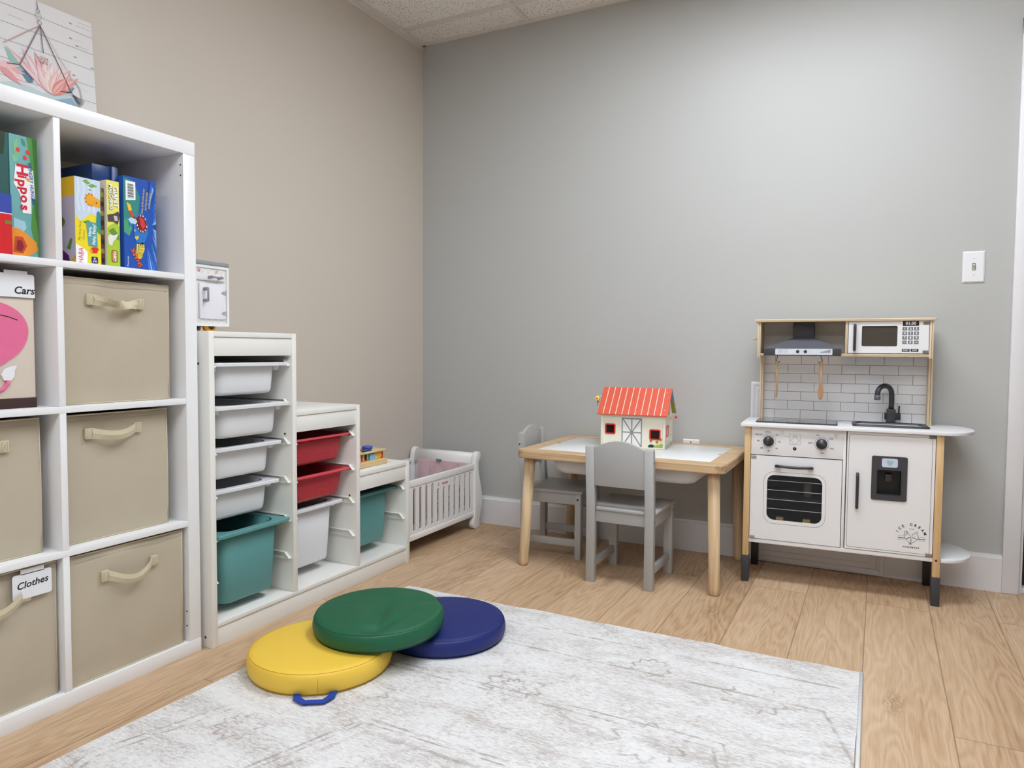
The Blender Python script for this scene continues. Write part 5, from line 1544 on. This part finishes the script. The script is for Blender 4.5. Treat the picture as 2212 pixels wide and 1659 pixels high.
q.box(.4545, .5305, .038, .040, .3785, .4665, BLACK); q.box(.4540, .4560, .001, .039, .3785, .4665, BLACK); q.box(.5290, .5310, .001, .039, .3785, .4665, BLACK)
q.box(.4540, .5310, .001, .039, .4655, .4675, BLACK); q.box(.4540, .5310, .001, .039, .3775, .3795, BLACK)
dsp = q.build('water_dispenser', fd, local=True)
# dispenser nozzle and ice sticker are part of the same unit as sub-parts of the door
q = MB(); q.box(.4805, .5020, .012, .038, .4250, .4500, CHAR, .001); q.build('dispenser_nozzle', fd, local=True)
q = MB(); Fi = F0(-.003)
q.poly(rrect(.4685, .5185, .4775, .5090, .006, 4), Fi, .0005, P((206, 214, 232)))
for (u, v, a_) in ((.4885, .4975, .5), (.4995, .4965, -.4), (.4935, .4885, .8)):
    pts = [(u + .0062 * math.cos(a_ + k * PI / 2 + PI / 4), v + .0062 * math.sin(a_ + k * PI / 2 + PI / 4)) for k in range(4)]
    q.poly(pts, Fi, .0008 + v * .0002, P((176, 214, 226))); q.line(pts, Fi, .0011, .0007, P((70, 130, 160)), True); q.poly(circ(u, v, .0022, 8), Fi, .0012, P((146, 190, 204)))
q.build('ice_sticker', fd, local=True, recalc=False)
# printed ice cream emblem
q = MB(); Fe = F0(.001); e = .0005; cx_, cz_ = .5675, .2325
R1 = .0475
word = 'ICE CREAM'
for k, ch in enumerate(word):
    a = math.radians(155 - k * (130 / 8.0))
    if ch != ' ': q.text(ch, .0088, .5665 + R1 * .98 * math.cos(a), .2315 + R1 * math.sin(a), Fe, e, BLACK, rot=math.degrees(a) - 90, bold=.04)
q.text('1988', .0036, .5675, .2635, Fe, e, INK, spacing=1.6, bold=.02)
q.text('HOMEMADE', .0046, .5675, .1985, Fe, e, BLACK, spacing=1.6, bold=.07)
q.text('FRESHLY', .0036, .5375, .2298, Fe, e, BLACK, spacing=1.1, bold=.07); q.text('HEALTHY', .0036, .6000, .2305, Fe, e, BLACK, spacing=1.1, bold=.07)
for z in (.2365, .2245): q.line([(.5255, z + .0003), (.547, z)], Fe, e, .0007, INK); q.line([(.592, z + .001), (.6105, z + .0007)], Fe, e, .0007, INK)
L_ = lambda pts, c=False, w_=.0011: q.line(pts, Fe, e, w_, BLACK, c)
L_([(.5640, .2120), (.5505, .2255), (.5630, .2330), (.5660, .2330), (.5640, .2120)]); L_([(.5665, .2120), (.5700, .2340), (.5865, .2275), (.5665, .2120)])
L_([(.5505, .2255), (.5465, .234), (.5450, .242), (.5468, .250), (.5475, .2555), (.5515, .2555), (.5560, .250), (.5610, .244), (.5655, .237), (.5660, .2330)])
for z in (0, .0075, .0150): L_([(.5468 + z * .2, .2385 + z), (.5560 + z * .1, .2450 + z * .6)])
L_([(.5520, .2280), (.5640, .2345)]); L_([(.5695, .2360), (.5860, .2295)])
L_([(.5700, .2340), (.5705, .242), (.5745, .249), (.5800, .2515), (.5860, .248), (.5895, .241), (.5890, .233), (.5865, .2275)])
q.line(circ(.5840, .2525, .0034, 12), Fe, e, .0008, BLACK, True); L_([(.5860, .2550), (.5885, .2560)])
for (u, v) in ((.576, .243), (.579, .246), (.582, .241), (.585, .244), (.578, .240), (.583, .2475), (.5865, .238), (.580, .237)): q.poly(circ(u, v, .0007, 6), Fe, e, INK)
q.poly([(.5605, .2095), (.5640, .2125), (.5645, .2095)], Fe, e, BLACK); q.poly([(.5665, .2125), (.5700, .2100), (.5660, .2090)], Fe, e, BLACK)
q.build('ice_cream_print', fd, local=True, recalc=False)
# hob
q = MB(); q.prism(rrect(.0340, .3220, .0480, .1900, .006, 4), FZ(.6120), 0, .0045, CHAR, bev=.001); hb = q.build('hob', kt, local=True)
q = MB(); q.prism(rrect(.0385, .3170, .0530, .1860, .004, 4), FZ(.6165), 0, .0008, HOBG); q.build('hob_glass', hb, local=True)
q = MB()
for a in (.100, .225): q.line(circ(a, .125, .045, 32), FZ(.6173), .0003, .0014, P((120, 120, 126)), True); q.line(circ(a, .125, .030, 32), FZ(.6173), .0003, .0010, P((120, 120, 126)), True)
for a in (.144, .181): q.poly(rrect(a, a + .012, .060, .068, .001, 2), FZ(.6173), .0005, P((190, 30, 60)))
q.build('hob_markings', hb, local=True, recalc=False)
# sink
q = MB()
L = []
for ins, z in ((.0, .6120), (.0, .6160), (.004, .6195), (.011, .6195), (.017, .6150), (.022, .590), (.03, .570), (.05, .565)):
    L.append([Vector((u, v, z)) for u, v in rrect(.3720 + ins, .6240 - ins, .070 + ins, .2120 - ins, max(.006, .018 - ins * .1), 5)])
q.loft(L, CHAR, False, True, True); q.build('sink', kt, local=True)
# tap
q = MB(); tx, ty = .5070, .2220
q.lathe([(0, 0), (.0145, 0), (.0145, .012), (.0125, .016), (.0125, .048), (.0135, .050), (.0135, .056), (0, .056)], Matrix.Translation((tx, ty, .6122)), CHAR, 24)
q.cyl((tx - .022, ty, .6415), (tx + .032, ty, .6415), .0135, CHAR, 24)
q.box(tx - .015, tx + .015, ty - .0145, ty + .0145, .614, .6700, CHAR, .003)
q.cyl((tx + .026, ty, .652), (tx + .027, ty, .6820), .0032, CHAR, 12)
q.build('tap_body', kt, local=True)
q = MB(); path = [(tx, ty, .668), (tx + .001, ty, .700), (tx + .0005, ty - .001, .722)]
for k in range(1, 13):
    a = PI * k / 12; path.append((tx - .0255 + .0255 * math.cos(a), ty - .030 + .030 * math.cos(a), .728 + .0305 * math.sin(a)))
path.append((tx - .051, ty - .0602, .722))
q.tube([Vector(p) for p in path], .0093, CHAR, 18); q.build('spout', kt, local=True)
q = MB(); q.cyl((tx - .051, ty - .0602, .7245), (tx - .051, ty - .0602, .7060), .0108, HOODG, 20); q.build('spout_nozzle', kt, local=True)
# hutch
HB, HF = .262, .100
sp = MB(); sp.box(.0440, .6250, .2520, .2570, .6120, .8690, tile_mat()); sp.build('tiled_splashback', kt, local=True)
kb('upper_back_panel', [(.0405, .6135, .2520, .2570, .8692, 1.0, M('grey_back_board', (243, 239, 233), .5))])
def plyx(name, a0, a1, b0, b1, z0, z1, zax=True):
    q = MB(); q.box(a0, a1, b0, b1, z0, z1, BIRCHZ if zax else BIRCH, .0008)
    if zax: q.poly([(a0 + (a1 - a0) * .45, z0 + .001), (a0 + (a1 - a0) * .62, z0 + .001), (a0 + (a1 - a0) * .62, z1 - .001), (a0 + (a1 - a0) * .45, z1 - .001)], F0(b0), .0003, BIRCHE)
    else: q.poly([(a0 + .001, z0 + (z1 - z0) * .42), (a1 - .001, z0 + (z1 - z0) * .42), (a1 - .001, z0 + (z1 - z0) * .58), (a0 + .001, z0 + (z1 - z0) * .58)], F0(b0), .0003, BIRCHE)
    return q.build(name, kt, local=True)
plyx('side_post', .0310, .0445, .2080, .2600, .6120, .8640); plyx('side_post', .6250, .6395, .2080, .2600, .6120, .8640)
plyx('upper_side', .0285, .0405, HF, HB, .8640, 1.000); plyx('upper_side', .6135, .6265, HF, HB, .8640, 1.000)
plyx('upper_divider', .3400, .3485, HF, HB, .8790, 1.000)
plyx('upper_shelf', .0405, .0560, HF + .004, HB, .8690, .8775, False); plyx('upper_shelf', .3270, .6135, HF + .001, HB, .8690, .8790, False)
kb('upper_shelf_back', [(.0405, .6135, HF + .03, .2520, .8690, .8775, BIRCH)])
q = MB(); q.prism(rrect(.0170, .6330, HF - .008, HB, .006, 4), FZ(1.000), 0, .0095, BIRCH, bev=.0008)
q.line([(.022, 1.0045), (.629, 1.0045)], F0(HF - .008), .0003, .0016, BIRCHE); q.build('top_board', kt, local=True)
q = MB(); q.lathe([(0, 0), (.0036, 0), (.0030, .012), (.0045, .016), (.0045, .022), (0, .024)], Matrix.Translation((.0285, .15, .935)) @ Matrix.Rotation(-PI / 2, 4, 'Y'), BIRCH, 14); q.build('side_peg', kt, local=True)
# hood
q = MB()
q.box(.0560, .3270, .0650, .2000, .8705, .8975, CHARL, .001)
lo = [Vector((.0570, .0660, .8975)), Vector((.3260, .0660, .8975)), Vector((.3260, .2500, .8975)), Vector((.0570, .2500, .8975))]
hi = [Vector((.1545, .150, .9385)), Vector((.2320, .150, .9385)), Vector((.2320, .2500, .9385)), Vector((.1545, .2500, .9385))]
q.loft([lo, hi], HOODG, False, False, False)
hd = q.build('cooker_hood', kt, local=True)
q = MB(); q.box(.1550, .2315, .150, .2510, .9385, .9995, CHARL, .0008); q.build('chimney', hd, local=True)
q = MB(); Fh = F0(.0648); q.poly(rrect(.0975, .2975, .8735, .8965, .0025, 3), Fh, .0004, SILVER)
for a, s_ in ((.1165, '+'), (.1345, '-')): q.line(rrect(a - .006, a + .006, .8805, .8925, .0015, 2), Fh, .0007, .0006, INK, True); q.text(s_, .009, a, .8865, Fh, .0008, INK)
for a in (.1775, .2045): q.poly(circ(a, .8855, .0062, 20), Fh, .0009, CHAR)
q.line(circ(.1910, .8865, .0022, 10), Fh, .0007, .0005, INK, True); q.line(circ(.2175, .8862, .0036, 12), Fh, .0007, .0005, P((170, 174, 182)), True)
for k in range(12):
    a = .2555 + k * .0030; q.poly([(a, .8815), (a + .0024, .8815), (a + .0024, .8845 + k * .00085), (a, .8838 + k * .00085)], Fh, .0007, P((128, 132, 140)))
q.build('hood_control_strip', hd, local=True, recalc=False)
# microwave
q = MB(); q.ring(rrect(.3505, .6115, .8815, .9985, .001, 5), rrect(.3955, .5110, .9075, .9815, .0045, 5), F0(HF + .010), 0, .010, KWHITE); mwv = q.build('microwave_door', kt, local=True)
q = MB(); q.box(.3945, .5120, HF + .003, HF + .0042, .9065, .9825, GLASS); q.build('window_pane', mwv, local=True)
q = MB(); q.line(rrect(.3957, .5108, .9077, .9813, .0045, 5), F0(HF), .0004, .0012, INK, True)
q.poly(rrect(.5275, .5790, .9815, .9990 - .001, .001, 2), F0(HF), .0005, BLACK); q.text('01:30', .0105, .5532, .9900, F0(HF), .0008, P((240, 240, 240)), bold=.04)
for r, row in enumerate(('123', '456', '789', '*0#')):
    for c, ch in enumerate(row):
        u = .5345 + c * .0186; v = .9705 - r * .0163
        q.poly([(u - .0073, v - .0062), (u + .0073, v - .0062), (u + .0073, v + .0062), (u - .0073, v + .0062)], F0(HF), .0005, GREYKEY)
        if ch in '*#': q.text('CLEAR' if ch == '*' else 'RESET', .0028, u, v, F0(HF), .0008, P((230, 230, 232)), bold=.04)
        else: q.text(ch, .0078, u, v, F0(HF), .0008, P((244, 244, 246)), bold=.05)
for a0, s_ in ((.5270, 'START'), (.5550, 'STOP')):
    q.poly([(a0, .8880), (a0 + .0245, .8880), (a0 + .0245, .8980), (a0, .8980)], F0(HF), .0005, BLACK); q.text(s_, .0042, a0 + .0122, .8930, F0(HF), .0008, P((240, 240, 240)), bold=.05)
q.build('keypad_print', mwv, local=True, recalc=False)
bar_handle('handle', mwv, .3665, .3765, .8935, .9860, True, yf=HF)
for z in (.9905, .8880):
    q = MB(); q.box(.5925, .6105, HF - .0018, HF + .003, z - .0050, z + .0050, HINGED, .001); q.build('hinge', mwv, local=True)
kb('microwave_lining', [(.3490, .3500, HF + .011, .2515, .880, .999, DARKIN), (.6122, .6132, HF + .011, .2515, .880, .999, DARKIN), (.3500, .6122, .2495, .2515, .880, .999, P((176, 162, 150)))])
# hooks
for a in (.104, .259):
    s = 1 if a < .2 else -1
    q = MB(); pth = [(a, .0930, .8705), (a, .0930, .862), (a - s * .004, .0930, .857), (a - s * .0045, .0930, .850), (a, .0930, .844), (a + s * .006, .0930, .8435), (a + s * .009, .0930, .848)]
    q.tube([Vector(p) for p in pth], .0013, BLACK, 8); q.build('hook', kt, local=True)
KM = ROOT[kt.name]
def kthing(name, mb, label, cat, group=None):
    mb.bm.transform(KM); o = mb.build(name); tag(recenter(o), label, cat, group); return o
q = MB()
q.prism([(.1015, .851), (.1065, .851), (.1075, .847), (.1080, .76), (.1070, .720), (.1040, .705), (.1015, .704), (.1000, .712), (.1010, .745), (.1000, .82)], F0(.0965), 0, .007, SPOON, bev=.0012)
kthing('wooden_utensil', q, 'narrow wooden utensil seen edge on, hanging from the left hood hook', 'utensil', 'wooden utensils under the hood')
q = MB()
q.prism([(.2540, .847), (.2570, .851), (.2620, .851), (.2650, .847), (.2655, .80), (.2650, .770), (.2680, .750), (.2700, .730), (.2685, .712), (.2640, .7040), (.2570, .7040), (.2525, .712), (.2510, .730), (.2530, .750), (.2560, .770), (.2545, .80)], F0(.0965), 0, .007, SPOON, bev=.0018)
kthing('wooden_utensil', q, 'wooden spoon with broad bowl hanging from the right hood hook', 'utensil', 'wooden utensils under the hood')
# toys in the oven
q = MB(); q.cyl((.226, .10, .330), (.226, .10, .380), .016, P((206, 200, 192)), 24); q.bm.faces.ensure_lookup_table()
q.cyl((.226, .10, .380), (.226, .10, .3815), .0165, P((190, 60, 90)), 24)
kthing('toy_food_can', q, 'pale toy food can inside the oven behind the window', 'toy food')
kb('oven_rack', [(.0168, .3393, .03, .262, .3262, .3298, P((60, 62, 66)))])
for k, (a, bb, r, c, lb) in enumerate(((.125, .10, .020, (190, 60, 44), 'red round toy food at the left of the oven floor'), (.175, .09, .022, (176, 40, 60), 'crimson round toy food in the middle of the oven floor'), (.215, .11, .018, (110, 50, 80), 'purple round toy food at the right of the oven floor'))):
    q = MB(); q.ball((a, bb, .1712 + r), r, P(c), (1.2, 1, 1), 16); kthing('toy_food', q, lb, 'toy food', 'toy food in the oven')
for a, lb in ((.118, 'left pale wooden toy piece at the bottom of the oven window'), (.212, 'right pale wooden toy piece at the bottom of the oven window')):
    q = MB(); q.box(a, a + .026, .012, .034, .1712, .256, P((222, 180, 90)), .002); kthing('toy_food', q, lb, 'toy food', 'toy food in the oven')
q = MB(); q.lathe([(0, 0), (.03, 0), (.045, .008), (.046, .009), (.03, .003), (0, .002)], Matrix.Translation((.475, .185, .8795)), P((190, 190, 200)), 32)
kthing('toy_plate', q, 'pale toy plate inside the toy microwave behind its window', 'toy plate')
print('objects', len(bpy.data.objects))
